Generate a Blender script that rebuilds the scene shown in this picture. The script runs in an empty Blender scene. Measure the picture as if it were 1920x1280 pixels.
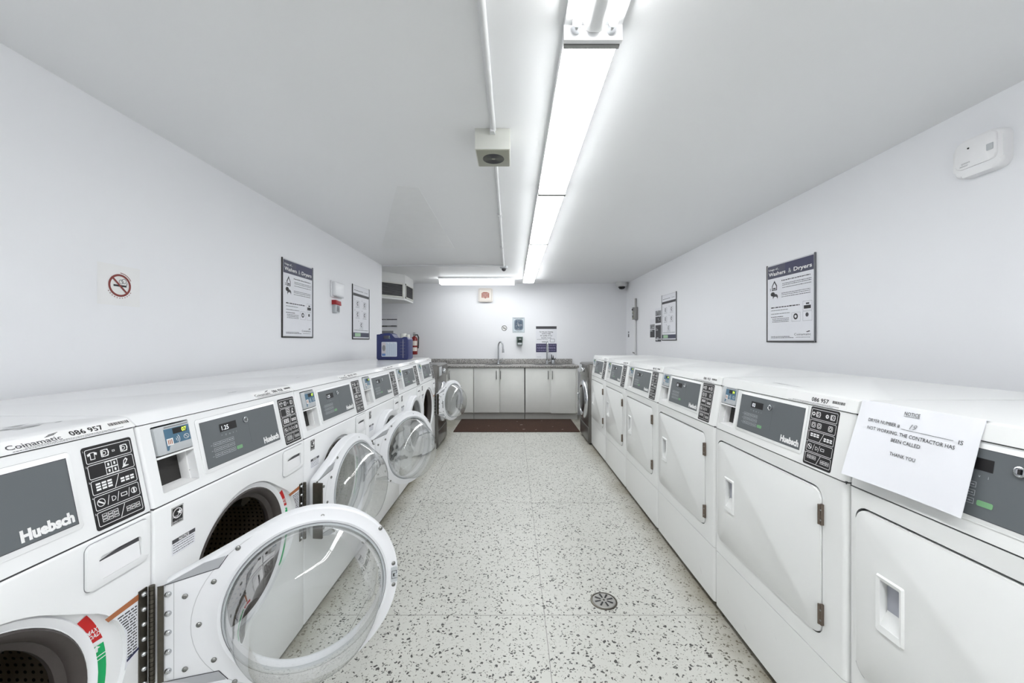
import bpy, bmesh, math, random
from mathutils import Matrix, Vector
R = random.Random(7)
SC = bpy.context.scene
COL = SC.collection
PI = math.pi
rad = math.radians

# ---------------------------------------------------------------- camera, world, exposure
F = 732.0                      # focal length in pixels of the 1920 px wide frame
CAMH = 1.21
cd = bpy.data.cameras.new('camera'); cam = bpy.data.objects.new('camera', cd); COL.objects.link(cam)
cd.sensor_width = 36; cd.lens = F / 1920 * 36; cd.shift_x = -2 / 1920; cd.clip_start = 0.02
cam.location = (0, 0, CAMH); cam.rotation_euler = (PI / 2, 0, 0)
SC.camera = cam
w = bpy.data.worlds.new('world'); SC.world = w; w.use_nodes = True
w.node_tree.nodes['Background'].inputs[0].default_value = (0.8, 0.85, 0.9, 1)
w.node_tree.nodes['Background'].inputs[1].default_value = 0.3
SC.view_settings.view_transform = 'Standard'; SC.view_settings.look = 'None'
SC.view_settings.exposure = 0.78; SC.view_settings.gamma = 1
SC.view_settings.use_curve_mapping = False
LAMP = 10.5         # emission strength of the prismatic diffusers

# room dimensions
XL, XR, YB, YF, ZC = -1.64, 1.868, 6.44, -2.6, CAMH + 0.955
AL, AR = 0.873, 0.912          # fronts of the left and right machine rows

# ---------------------------------------------------------------- materials
def srgb(c):
    return tuple(((x / 255) / 12.92 if x / 255 <= 0.04045 else ((x / 255 + 0.055) / 1.055) ** 2.4) for x in c) + (1,)
MATS = {}
def mat(name, col, rough=0.5, metal=0.0, emit=0.0, noise=0.03, scale=12, bump=0.0, bscale=200, spec=None, coat=0):
    if name in MATS: return MATS[name]
    m = bpy.data.materials.new(name); m.use_nodes = True; nt = m.node_tree; N = nt.nodes; L = nt.links
    b = N['Principled BSDF']; c = srgb(col)
    b.inputs['Roughness'].default_value = rough; b.inputs['Metallic'].default_value = metal
    if spec is not None: b.inputs['Specular IOR Level'].default_value = spec
    if coat: b.inputs['Coat Weight'].default_value = coat; b.inputs['Coat Roughness'].default_value = 0.1
    if emit > 0:
        b.inputs['Base Color'].default_value = c
        b.inputs['Emission Color'].default_value = c; b.inputs['Emission Strength'].default_value = emit
    else:
        tc = N.new('ShaderNodeTexCoord'); nz = N.new('ShaderNodeTexNoise'); nz.inputs['Scale'].default_value = scale
        nz.inputs['Detail'].default_value = 3; L.new(tc.outputs['Object'], nz.inputs['Vector'])
        mx = N.new('ShaderNodeMix'); mx.data_type = 'RGBA'
        mx.inputs['A'].default_value = tuple(x * (1 - noise) for x in c[:3]) + (1,)
        mx.inputs['B'].default_value = tuple(min(1, x * (1 + noise)) for x in c[:3]) + (1,)
        L.new(nz.outputs['Fac'], mx.inputs['Factor']); L.new(mx.outputs['Result'], b.inputs['Base Color'])
        if bump:
            n2 = N.new('ShaderNodeTexNoise'); n2.inputs['Scale'].default_value = bscale; L.new(tc.outputs['Object'], n2.inputs['Vector'])
            bp = N.new('ShaderNodeBump'); bp.inputs['Strength'].default_value = bump; bp.inputs['Distance'].default_value = 0.002
            L.new(n2.outputs['Fac'], bp.inputs['Height']); L.new(bp.outputs['Normal'], b.inputs['Normal'])
    MATS[name] = m
    return m
ENAM = mat('white_enamel', (238, 239, 240), 0.28, noise=0.01, coat=0.3)
ENAM2 = mat('white_door_plastic', (236, 237, 240), 0.35, noise=0.01)
DRYW = mat('white_dryer_enamel', (238, 239, 238), 0.3, noise=0.012, coat=0.3)
WALL = mat('white_wall_paint', (239, 240, 243), 0.6, noise=0.012, scale=2.5, bump=0.08, bscale=120)
CEIL = mat('white_ceiling_paint', (240, 241, 242), 0.55, noise=0.02, scale=1.2, bump=0.08, bscale=90)
BLACK = mat('black_print', (24, 22, 24), 0.5)
DARK = mat('dark_interior', (40, 38, 36), 0.6)
DGREY = mat('dark_grey_print', (70, 70, 74), 0.6)
MGREY = mat('mid_grey_print', (140, 141, 144), 0.6)
LINE = mat('seam_shade_grey', (72, 73, 75), 0.7)  # dark filler that paints shade into the panel gaps
WHT = mat('white_print', (238, 238, 238), 0.5)
PANEL = mat('slate_grey_panel', (98, 103, 106), 0.35)
RUB = mat('grey_gasket_rubber', (66, 60, 58), 0.55, noise=0.15, scale=60)
CHROME = mat('chrome', (200, 202, 205), 0.18, 1.0)
STEEL = mat('brushed_steel', (150, 150, 148), 0.35, 1.0)
DSTEEL = mat('dark_hinge_steel', (92, 88, 80), 0.4, 0.9, noise=0.2, scale=80)
BRON = mat('brown_hinge_metal', (120, 108, 98), 0.4, 0.8)
PLG = mat('light_grey_plastic', (190, 194, 197), 0.4)
RBLUE = mat('reader_blue', (76, 112, 136), 0.35)
RED = mat('label_red', (196, 26, 26), 0.5)
GREEN = mat('label_green', (0, 168, 96), 0.5)
ORANGE = mat('label_brown_orange', (168, 104, 66), 0.5)
PAPER = mat('white_paper', (232, 233, 238), 0.7)
GRAPH = mat('graphite_metal', (112, 110, 107), 0.28, 0.75, noise=0.03)
GRAPHD = mat('dark_graphite_plastic', (58, 57, 57), 0.25, 0.3)
NAVY = mat('navy_print', (52, 54, 86), 0.5)
NAVYG = mat('navy_grey_print', (66, 68, 88), 0.5)
BEIGE = mat('warm_grey_metal', (214, 215, 208), 0.45)
OLIVE = mat('grille_olive_grey', (158, 158, 144), 0.5)
CONDUIT = mat('painted_conduit', (222, 223, 224), 0.4)
TUBE = mat('fluorescent_tube', (255, 255, 255), 0.4, emit=LAMP * 1.3)
FIXW = mat('fixture_white_metal', (232, 233, 234), 0.4)
FIXG = mat('fixture_end_grey', (150, 150, 148), 0.5)
LEDG = mat('led_green_digits', (210, 240, 90), 0.4, emit=.62)
LEDW = mat('led_white_digits', (240, 245, 250), 0.4, emit=.6)
JUGB = mat('blue_jug_plastic', (42, 50, 102), 0.35)
FEX = mat('extinguisher_red', (128, 32, 32), 0.3)
CABW = mat('cabinet_offwhite', (240, 241, 237), 0.45)
BROWNRED = mat('brown_red_print', (160, 92, 78), 0.5)
PINKP = mat('pale_plate', (232, 224, 216), 0.5)

def diffuser_mat(g=1.0, name='prismatic_diffuser'):
    m = bpy.data.materials.new(name); m.use_nodes = True; nt = m.node_tree; N = nt.nodes; L = nt.links
    b = N['Principled BSDF']; b.inputs['Base Color'].default_value = (0.85, 0.86, 0.86, 1); b.inputs['Roughness'].default_value = 0.3
    tc = N.new('ShaderNodeTexCoord'); mp = N.new('ShaderNodeMapping'); mp.inputs['Rotation'].default_value = (0, 0, rad(45))
    L.new(tc.outputs['Object'], mp.inputs['Vector'])
    ck = N.new('ShaderNodeTexVoronoi'); ck.inputs['Scale'].default_value = 150; ck.inputs['Randomness'].default_value = 0.0
    L.new(mp.outputs['Vector'], ck.inputs['Vector'])
    mr = N.new('ShaderNodeMapRange'); mr.inputs['From Min'].default_value = 0.50; mr.inputs['From Max'].default_value = 0.58
    mr.inputs['To Min'].default_value = 1.1 * LAMP * g; mr.inputs['To Max'].default_value = 0.35
    L.new(ck.outputs['Distance'], mr.inputs['Value'])
    b.inputs['Emission Color'].default_value = (0.97, 0.99, 1.0, 1)
    L.new(mr.outputs['Result'], b.inputs['Emission Strength'])
    return m
DIFF = diffuser_mat(); DIFF5 = diffuser_mat(1.2, 'prismatic_diffuser_raised'); DIFF6 = diffuser_mat(1.6, 'prismatic_diffuser_boosted'); DIFFB = diffuser_mat(0.46, 'acrylic_diffuser_dimmed'); DIFFN = diffuser_mat(2.6, 'boosted_fill_diffuser')

def floor_mat():
    m = bpy.data.materials.new('speckled_terrazzo_tile'); m.use_nodes = True; nt = m.node_tree; N = nt.nodes; L = nt.links
    b = N['Principled BSDF']; b.inputs['Roughness'].default_value = 0.42
    tc = N.new('ShaderNodeTexCoord')
    def rgb(c): return srgb(c)
    def mix(fac, a, c2):
        x = N.new('ShaderNodeMix'); x.data_type = 'RGBA'
        if isinstance(a, tuple): x.inputs['A'].default_value = a
        else: L.new(a, x.inputs['A'])
        if isinstance(c2, tuple): x.inputs['B'].default_value = c2
        else: L.new(c2, x.inputs['B'])
        L.new(fac, x.inputs['Factor']); return x.outputs['Result']
    def math_(op, a, c2=None, c3=None):
        x = N.new('ShaderNodeMath'); x.operation = op
        for i, v in enumerate((a, c2, c3)):
            if v is None: continue
            if isinstance(v, (int, float)): x.inputs[i].default_value = v
            else: L.new(v, x.inputs[i])
        return x.outputs[0]
    # distorted coordinates so that the chips are irregular slivers
    nz = N.new('ShaderNodeTexNoise'); nz.inputs['Scale'].default_value = 70; nz.inputs['Detail'].default_value = 1
    L.new(tc.outputs['Object'], nz.inputs['Vector'])
    vm = N.new('ShaderNodeVectorMath'); vm.operation = 'SCALE'; vm.inputs['Scale'].default_value = 0.022
    L.new(nz.outputs['Color'], vm.inputs[0])
    va = N.new('ShaderNodeVectorMath'); va.operation = 'ADD'; L.new(tc.outputs['Object'], va.inputs[0]); L.new(vm.outputs[0], va.inputs[1])
    flat = N.new('ShaderNodeVectorMath'); flat.operation = 'MULTIPLY'; flat.inputs[1].default_value = (1, 1, 0); L.new(va.outputs[0], flat.inputs[0])
    def chips(scale, thr, keep, off):
        mp = N.new('ShaderNodeVectorMath'); mp.operation = 'ADD'; mp.inputs[1].default_value = (off, off * 1.7, 0); L.new(flat.outputs[0], mp.inputs[0])
        v = N.new('ShaderNodeTexVoronoi'); v.inputs['Scale'].default_value = scale; L.new(mp.outputs[0], v.inputs['Vector'])
        sp = N.new('ShaderNodeSeparateColor'); L.new(v.outputs['Color'], sp.inputs[0])
        rr = math_('MULTIPLY', sp.outputs[1], thr)
        a = math_('LESS_THAN', v.outputs['Distance'], rr)
        k = math_('GREATER_THAN', sp.outputs[0], keep)
        return math_('MULTIPLY', a, k)
    n3 = N.new('ShaderNodeTexNoise'); n3.inputs['Scale'].default_value = 1.6; n3.inputs['Detail'].default_value = 4; L.new(tc.outputs['Object'], n3.inputs['Vector'])
    base = mix(n3.outputs['Fac'], rgb((198, 198, 191)), rgb((218, 218, 212)))
    n4 = N.new('ShaderNodeTexNoise'); n4.inputs['Scale'].default_value = 260; n4.inputs['Detail'].default_value = 2; L.new(tc.outputs['Object'], n4.inputs['Vector'])
    g = math_('MULTIPLY', n4.outputs['Fac'], 0.35)
    base = mix(g, base, rgb((172, 172, 166)))
    base = mix(math_('MULTIPLY', chips(150, 0.42, 0.3, 3.1), 0.6), base, rgb((140, 138, 130)))
    base = mix(math_('MULTIPLY', chips(70, 0.42, 0.42, 0.0), 0.95), base, rgb((42, 41, 39)))
    base = mix(math_('MULTIPLY', chips(100, 0.44, 0.42, 8.3), 0.9), base, rgb((60, 57, 52)))
    # worn yellow brown dirt plus painted shade along the foot of dryers and washers
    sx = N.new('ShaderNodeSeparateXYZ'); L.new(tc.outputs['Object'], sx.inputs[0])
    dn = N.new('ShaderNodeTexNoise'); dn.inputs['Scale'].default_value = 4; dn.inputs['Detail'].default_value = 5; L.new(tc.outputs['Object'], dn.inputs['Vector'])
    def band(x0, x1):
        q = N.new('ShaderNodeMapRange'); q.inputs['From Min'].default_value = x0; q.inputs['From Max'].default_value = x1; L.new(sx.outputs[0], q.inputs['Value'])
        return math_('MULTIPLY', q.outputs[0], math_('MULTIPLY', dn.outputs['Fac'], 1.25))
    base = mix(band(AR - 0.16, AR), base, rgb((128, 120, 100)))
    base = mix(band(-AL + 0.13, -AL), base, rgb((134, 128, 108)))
    # tile joints
    def joint(c, o, s, wd):
        a = math_('SUBTRACT', c, o); a = math_('DIVIDE', a, s); r = math_('ROUND', a); d = math_('ABSOLUTE', math_('SUBTRACT', a, r))
        return math_('LESS_THAN', d, wd / s)
    wob = math_('MULTIPLY_ADD', dn.outputs['Fac'], 0.006, sx.outputs[0])
    wob2 = math_('MULTIPLY_ADD', dn.outputs['Fac'], 0.006, sx.outputs[1])
    j = math_('MAXIMUM', joint(wob, 0.142, 0.824, 0.0012), joint(wob2, 1.73, 1.2, 0.0015))
    base = mix(math_('MULTIPLY', j, 0.8), base, rgb((92, 90, 85)))
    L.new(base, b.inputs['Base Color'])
    return m
FLOORM = floor_mat()

def speckle(name, c1, c2, c3, scale, rough):
    m = bpy.data.materials.new(name); m.use_nodes = True; nt = m.node_tree; N = nt.nodes; L = nt.links
    b = N['Principled BSDF']; b.inputs['Roughness'].default_value = rough
    tc = N.new('ShaderNodeTexCoord'); nz = N.new('ShaderNodeTexNoise'); nz.inputs['Scale'].default_value = scale; nz.inputs['Detail'].default_value = 4
    L.new(tc.outputs['Object'], nz.inputs['Vector'])
    cr = N.new('ShaderNodeValToRGB'); e = cr.color_ramp.elements
    e[0].position = 0.35; e[0].color = srgb(c1); e[1].position = 0.66; e[1].color = srgb(c3)
    k = cr.color_ramp.elements.new(0.5); k.color = srgb(c2)
    L.new(nz.outputs['Fac'], cr.inputs[0]); L.new(cr.outputs[0], b.inputs['Base Color'])
    return m
GRANITE = speckle('grey_granite_laminate', (96, 94, 92), (156, 154, 151), (206, 204, 201), 110, 0.35)
MATM = speckle('brown_mat_pile', (48, 30, 22), (62, 40, 29), (84, 57, 44), 90, 0.95)

def drum_mat():
    m = bpy.data.materials.new('perforated_drum_steel'); m.use_nodes = True; nt = m.node_tree; N = nt.nodes; L = nt.links
    b = N['Principled BSDF']; b.inputs['Roughness'].default_value = 0.33; b.inputs['Metallic'].default_value = 0.85
    tc = N.new('ShaderNodeTexCoord'); s = N.new('ShaderNodeSeparateXYZ'); L.new(tc.outputs['Object'], s.inputs[0])
    def M_(op, a, c=None):
        x = N.new('ShaderNodeMath'); x.operation = op
        for i, v in enumerate((a, c)):
            if v is None: continue
            if isinstance(v, (int, float)): x.inputs[i].default_value = v
            else: L.new(v, x.inputs[i])
        return x.outputs[0]
    an = M_('ARCTAN2', M_('SUBTRACT', s.outputs[2], 0.51), M_('SUBTRACT', s.outputs[0], 0.342))
    u = M_('MULTIPLY', an, 76 / (2 * PI)); v = M_('DIVIDE', s.outputs[1], 0.017)
    du = M_('SUBTRACT', u, M_('ROUND', u)); dv = M_('SUBTRACT', v, M_('ROUND', v))
    d = M_('SQRT', M_('ADD', M_('MULTIPLY', du, du), M_('MULTIPLY', dv, dv)))
    hole = M_('LESS_THAN', d, 0.22)
    # three plain stripes round the drum where the paddles sit
    mx = N.new('ShaderNodeMix'); mx.data_type = 'RGBA'; mx.inputs['A'].default_value = srgb((128, 116, 100)); mx.inputs['B'].default_value = srgb((16, 14, 12))
    L.new(hole, mx.inputs['Factor']); L.new(mx.outputs['Result'], b.inputs['Base Color'])
    return m
DRUM = drum_mat()

def glass_mat(name, tint, refl=0.10):
    m = bpy.data.materials.new(name); m.use_nodes = True; nt = m.node_tree; N = nt.nodes; L = nt.links
    N.remove(N['Principled BSDF']); out = N['Material Output']
    tr = N.new('ShaderNodeBsdfTransparent'); gl = N.new('ShaderNodeBsdfGlossy'); gl.inputs['Roughness'].default_value = 0.03
    lw = N.new('ShaderNodeLayerWeight'); lw.inputs['Blend'].default_value = 0.35
    # the wall of the bowl is longer to look through at a glancing angle, so it tints more there
    cr = N.new('ShaderNodeValToRGB'); e = cr.color_ramp.elements
    e[0].position = 0.0; e[0].color = tint; e[1].position = 1.0; e[1].color = (0.45, 0.48, 0.48, 1)
    k = cr.color_ramp.elements.new(0.6); k.color = tuple(x * 0.93 for x in tint[:3]) + (1,)
    L.new(lw.outputs['Facing'], cr.inputs[0]); L.new(cr.outputs[0], tr.inputs['Color'])
    fr = N.new('ShaderNodeFresnel'); fr.inputs['IOR'].default_value = 1.5
    nz = N.new('ShaderNodeTexNoise'); nz.inputs['Scale'].default_value = 7
    tc = N.new('ShaderNodeTexCoord'); L.new(tc.outputs['Object'], nz.inputs['Vector'])
    bp = N.new('ShaderNodeBump'); bp.inputs['Strength'].default_value = 0.35; bp.inputs['Distance'].default_value = 0.01
    L.new(nz.outputs['Fac'], bp.inputs['Height']); L.new(bp.outputs['Normal'], gl.inputs['Normal']); L.new(bp.outputs['Normal'], fr.inputs['Normal'])
    ad = N.new('ShaderNodeMath'); ad.operation = 'MULTIPLY_ADD'; ad.inputs[1].default_value = 0.5; ad.inputs[2].default_value = refl * 0.3
    L.new(fr.outputs[0], ad.inputs[0])
    mx = N.new('ShaderNodeMixShader'); L.new(ad.outputs[0], mx.inputs[0]); L.new(tr.outputs[0], mx.inputs[1]); L.new(gl.outputs[0], mx.inputs[2])
    L.new(mx.outputs[0], out.inputs[0])
    return m
GLASS = glass_mat('clear_moulded_bowl_glass', (0.95, 0.96, 0.96, 1))
SMOKE = glass_mat('dark_tinted_glass', (0.12, 0.12, 0.13, 1))

# ---------------------------------------------------------------- mesh helpers
F0 = Matrix(((1, 0, 0, 0), (0, 0, -1, 0), (0, 1, 0, 0), (0, 0, 0, 1)))     # (u right, v up, w towards the viewer) -> local
def frame(o, ux, vx):
    ux = Vector(ux).normalized(); vx = Vector(vx).normalized(); wx = ux.cross(vx)
    m = Matrix((ux, vx, wx)).transposed().to_4x4(); m.translation = Vector(o); return m
TEXTC = {}
def text_mesh(s, bold=0.0, shear=0.0):
    k = (s, bold, shear)
    if k in TEXTC: return TEXTC[k]
    cu = bpy.data.curves.new('t', 'FONT'); cu.body = s; cu.size = 1; cu.offset = bold; cu.shear = shear; cu.resolution_u = 2
    ob = bpy.data.objects.new('t', cu); COL.objects.link(ob); bpy.context.view_layer.update()
    me = bpy.data.meshes.new_from_object(ob.evaluated_get(bpy.context.evaluated_depsgraph_get()))
    vs = [v.co.copy() for v in me.vertices]; fs = [tuple(p.vertices) for p in me.polygons]
    bpy.data.objects.remove(ob); bpy.data.curves.remove(cu); bpy.data.meshes.remove(me)
    x0 = min(v.x for v in vs); x1 = max(v.x for v in vs); y0 = min(v.y for v in vs); y1 = max(v.y for v in vs)
    TEXTC[k] = (vs, fs, x0, x1, y0, y1); return TEXTC[k]
def rrect(x0, y0, x1, y1, r, n=5):
    p = []
    for cx, cy, a in ((x1 - r, y1 - r, 0), (x0 + r, y1 - r, 90), (x0 + r, y0 + r, 180), (x1 - r, y0 + r, 270)):
        for i in range(n + 1):
            t = rad(a + 90 * i / n); p.append((cx + r * math.cos(t), cy + r * math.sin(t)))
    return p
def circ(cx, cy, r, n=24, a0=0, a1=360, ry=None):
    full = abs(a1 - a0) >= 360; k = n if full else n + 1
    return [(cx + r * math.cos(rad(a0 + (a1 - a0) * i / n)), cy + (ry or r) * math.sin(rad(a0 + (a1 - a0) * i / n))) for i in range(k)]

class MB:
    def __init__(s, M=None):
        s.v = []; s.f = []; s.m = []; s.mats = []; s.M = M or Matrix()
    def mi(s, m):
        if m not in s.mats: s.mats.append(m)
        return s.mats.index(m)
    def add(s, vs, fs, m, M=None):
        M = s.M if M is None else M
        o = len(s.v); i = s.mi(m)
        for v in vs:
            s.v.append(M(v) if callable(M) else tuple(M @ Vector(v)))
        for f in fs: s.f.append(tuple(o + k for k in f)); s.m.append(i)
    def bm(s, b, m, M=None):
        b.verts.index_update(); s.add([v.co.copy() for v in b.verts], [[v.index for v in f.verts] for f in b.faces], m, M); b.free()
    def box(s, x0, y0, z0, x1, y1, z1, m, bev=0, seg=2, M=None):
        b = bmesh.new(); bmesh.ops.create_cube(b, size=1)
        for v in b.verts: v.co = Vector((x0 if v.co.x < 0 else x1, y0 if v.co.y < 0 else y1, z0 if v.co.z < 0 else z1))
        if bev: bmesh.ops.bevel(b, geom=list(b.edges), offset=bev, segments=seg, profile=0.5, affect='EDGES')
        s.bm(b, m, M)
    def prism(s, pts, w0, w1, m, bev=0, seg=2, M=None):
        b = bmesh.new(); n = len(pts)
        a = [b.verts.new((p[0], p[1], w0)) for p in pts]; c = [b.verts.new((p[0], p[1], w1)) for p in pts]
        b.faces.new(a[::-1]); top = b.faces.new(c)
        for i in range(n): b.faces.new((a[i], a[(i + 1) % n], c[(i + 1) % n], c[i]))
        if bev: bmesh.ops.bevel(b, geom=list(top.edges), offset=bev, segments=seg, profile=0.5, affect='EDGES')
        bmesh.ops.recalc_face_normals(b, faces=b.faces)
        s.bm(b, m, M)
    def lathe(s, prof, m, n=32, M=None, shear=0.0, a0=0, a1=360):
        # prof: (r, d) round axis w;  shear moves the far rings down
        vs = []; fs = []; full = abs(a1 - a0) >= 360; k = n if full else n + 1
        for r, d in prof:
            for i in range(k):
                t = rad(a0 + (a1 - a0) * i / n); vs.append((r * math.cos(t), r * math.sin(t) + shear * d, d))
        for j in range(len(prof) - 1):
            for i in range(n):
                a = j * k + i; c = j * k + (i + 1) % k
                fs.append((a, c, c + k, a + k))
        s.add(vs, fs, m, M)
    def cyl(s, p0, p1, r0, m, r1=None, n=16, caps=True, M=None):
        p0 = Vector(p0); p1 = Vector(p1); d = (p1 - p0); L = d.length
        q = d.to_track_quat('Z', 'Y').to_matrix(); r1 = r0 if r1 is None else r1
        vs = [p0 + q @ Vector((r0 * math.cos(2 * PI * i / n), r0 * math.sin(2 * PI * i / n), 0)) for i in range(n)]
        vs += [p0 + q @ Vector((r1 * math.cos(2 * PI * i / n), r1 * math.sin(2 * PI * i / n), L)) for i in range(n)]
        fs = [(i, (i + 1) % n, n + (i + 1) % n, n + i) for i in range(n)]
        if caps: fs += [tuple(range(n))[::-1], tuple(range(n, 2 * n))]
        s.add(vs, fs, m, M)
    def tube(s, pts, r, m, n=12, M=None):
        P = [Vector(p) for p in pts]; vs = []; fs = []; up = Vector((0, 0, 1))
        for i, p in enumerate(P):
            t = (P[min(i + 1, len(P) - 1)] - P[max(i - 1, 0)]).normalized()
            a = t.cross(up)
            if a.length < 1e-3: a = t.cross(Vector((1, 0, 0)))
            if i and a.dot(pa) < 0: a = -a
            a.normalize(); pa = a; c = t.cross(a)
            for k in range(n):
                g = 2 * PI * k / n; vs.append(p + r * (a * math.cos(g) + c * math.sin(g)))
        for i in range(len(P) - 1):
            for k in range(n):
                fs.append((i * n + k, i * n + (k + 1) % n, (i + 1) * n + (k + 1) % n, (i + 1) * n + k))
        fs += [tuple(range(n))[::-1], tuple(range((len(P) - 1) * n, len(P) * n))]
        s.add(vs, fs, m, M)
    # flat print layers, all in (u, v) with a lift w
    def rect(s, u0, v0, u1, v1, w, m, M=None): s.add([(u0, v0, w), (u1, v0, w), (u1, v1, w), (u0, v1, w)], [(0, 1, 2, 3)], m, M)
    def poly(s, pts, w, m, M=None): s.add([(p[0], p[1], w) for p in pts], [tuple(range(len(pts)))], m, M)
    def ring(s, outer, inner, w, m, M=None):
        n = len(outer); s.add([(p[0], p[1], w) for p in outer] + [(p[0], p[1], w) for p in inner],
              [(i, (i + 1) % n, n + (i + 1) % n, n + i) for i in range(n)], m, M)
    def frame_line(s, u0, v0, u1, v1, t, w, m, r=0, M=None):
        if r: s.ring(rrect(u0, v0, u1, v1, r), rrect(u0 + t, v0 + t, u1 - t, v1 - t, max(r - t, 1e-4)), w, m, M)
        else: s.ring([(u0, v0), (u1, v0), (u1, v1), (u0, v1)], [(u0 + t, v0 + t), (u1 - t, v0 + t), (u1 - t, v1 - t), (u0 + t, v1 - t)], w, m, M)
    def line(s, a, b, t, w, m, M=None):
        a = Vector(a); b = Vector(b); d = (b - a).normalized() * (t / 2); n = Vector((-d.y, d.x))
        s.poly([a - n, b - n, b + n, a + n], w, m, M)
    def text(s, t, u, v, h, w, m, align='L', bold=0.0, shear=0.0, width=None, M=None, rot=0):
        vs, fs, x0, x1, y0, y1 = text_mesh(t, bold, shear)
        k = h / 0.72; kx = k if width is None else width / (x1 - x0)
        W_ = (x1 - x0) * kx; o = u if align == 'L' else (u - W_ / 2 if align == 'C' else u - W_)
        c, n = math.cos(rot), math.sin(rot); out = []
        for q in vs:
            a = o + (q.x - x0) * kx - u; b = q.y * k
            out.append((u + a * c - b * n, v + a * n + b * c, w))
        s.add(out, fs, m, M)
    def scribble(s, u0, u1, v, h, w, m, seed=0, M=None, words=None):
        # small print too small to read: a broken line of word-sized dashes
        r = random.Random(seed); u = u0
        while u < u1:
            L = h * r.uniform(1.2, 4.0); L = min(L, u1 - u)
            s.rect(u, v, u + L, v + h * r.uniform(0.75, 1.0), w, m, M); u += L + h * 0.6
    def mesh(s, name='m', sm=35):
        me = bpy.data.meshes.new(name); me.from_pydata([tuple(v) for v in s.v], [], s.f)
        for m in s.mats: me.materials.append(m)
        me.polygons.foreach_set('material_index', s.m); me.update()
        if sm:
            me.polygons.foreach_set('use_smooth', [True] * len(s.f)); me.set_sharp_from_angle(angle=rad(sm))
        return me
    def build(s, name, parent=None, label=None, sm=35, **kw):
        return link(name, s.mesh(name, sm), parent, label, **kw)

def link(name, me, parent=None, label=None, cat=None, group=None, kind=None, loc=None):
    o = bpy.data.objects.new(name, me); COL.objects.link(o)
    if parent: o.parent = parent
    if loc: o.location = loc
    for k, v in (('label', label), ('category', cat), ('group', group), ('kind', kind)):
        if v: o[k] = v
    return o
def thing(name, label, cat, loc=(0, 0, 0), rz=0, group=None):
    o = bpy.data.objects.new(name, None); COL.objects.link(o); o.empty_display_size = 0.1
    o.location = loc; o.rotation_euler = (0, 0, rz); o['label'] = label; o['category'] = cat
    if group: o['group'] = group
    return o
def copy_tree(o, parent=None):
    c = o.copy(); COL.objects.link(c); c.parent = parent
    for ch in [x for x in KIDS.get(o.name, [])]: copy_tree(ch, c)
    return c
def booled(base, cutters, name):
    """mesh of base minus the cutters (both MB)"""
    a = link('tmp', base.mesh('tmp', 0)); tmp = [a]
    for c in cutters:
        me = c.mesh('cut', 0); b = bmesh.new(); b.from_mesh(me); bmesh.ops.recalc_face_normals(b, faces=b.faces); b.to_mesh(me); b.free()
        o = link('cut', me); tmp.append(o)
        md = a.modifiers.new('b', 'BOOLEAN'); md.operation = 'DIFFERENCE'; md.solver = 'EXACT'; md.object = o; md.material_mode = 'TRANSFER'
    bpy.context.view_layer.update()
    me = bpy.data.meshes.new_from_object(a.evaluated_get(bpy.context.evaluated_depsgraph_get()))
    me.name = name
    for o in tmp:
        d = o.data; bpy.data.objects.remove(o); bpy.data.meshes.remove(d)
    me.polygons.foreach_set('use_smooth', [True] * len(me.polygons)); me.set_sharp_from_angle(angle=rad(32))
    return me

# ---------------------------------------------------------------- the setting
def struct(name, mb, sm=0): return mb.build(name, None, sm=sm, kind='structure')
XA = -2.6      # the room widens to the left beyond the end of the left wall
YW = 4.88
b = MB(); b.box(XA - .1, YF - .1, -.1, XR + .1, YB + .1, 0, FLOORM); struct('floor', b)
b = MB(); b.box(XA - .1, YF - .1, ZC, XR + .1, YB + .1, ZC + .1, CEIL); struct('ceiling', b)
b = MB(); b.box(XR, YF - .1, 0, XR + .1, YB + .1, ZC, WALL); struct('wall_right', b)
b = MB(); b.box(XL - .12, YF - .1, 0, XL, YW, ZC, WALL); struct('wall_left', b)
b = MB(); b.box(XA - .1, YW - .4, 0, XA, YB + .1, ZC, WALL); b.box(XA, YW - .1, 0, XL - .12, YW, ZC, WALL); struct('wall_alcove', b)
b = MB(); b.box(XA, YB, 0, XR, YB + .1, ZC, WALL); struct('wall_back', b)
b = MB(); b.box(XL, YF - .1, 0, XR, YF, ZC, WALL); struct('wall_front', b)
b = MB(); b.prism([(-.71, 2.394), (-1.348, 3.995), (-.60, 3.995), (-.586, 2.427)], ZC - .0015, ZC + .01, mat('ceiling_patch_tone', (237, 238, 238), .35), M=Matrix()); struct('ceiling_patch_1', b)  # thin four-sided patch, slightly darker and glossier than the ceiling around it
# painted raceway across the ceiling where the alcove begins
b = MB(); b.box(XL + .005, YW - .02, ZC - .02, -0.12, YW + .02, ZC, CONDUIT, .004); b.build('ceiling_raceway', label='white painted raceway running crosswise on the ceiling to the left wall end', cat='raceway')

# ---------------------------------------------------------------- washers and dryers
KIDS = {}
def reg(o, parent): KIDS.setdefault(parent.name, []).append(o); return o

class Spec: pass
WS = Spec(); WS.W = .682; WS.hc = .800; WS.hs = 1.002; WS.ht = 1.030; WS.lean = .042; WS.s = .034; WS.mat = ENAM; WS.bv = .007; WS.sl = .022
DS = Spec(); DS.W = .694; DS.hc = .821; DS.hs = 1.009; DS.ht = 1.050; DS.lean = .031; DS.s = .018; DS.mat = DRYW; DS.bv = .016; DS.sl = .008
D_ = .70
UC, HC = .342, .51        # porthole centre
UH = .672                 # hinge line

def console_frame(S): return frame((0, 0, S.hc), (1, 0, 0), (0, S.lean, S.hs - S.hc))

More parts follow.
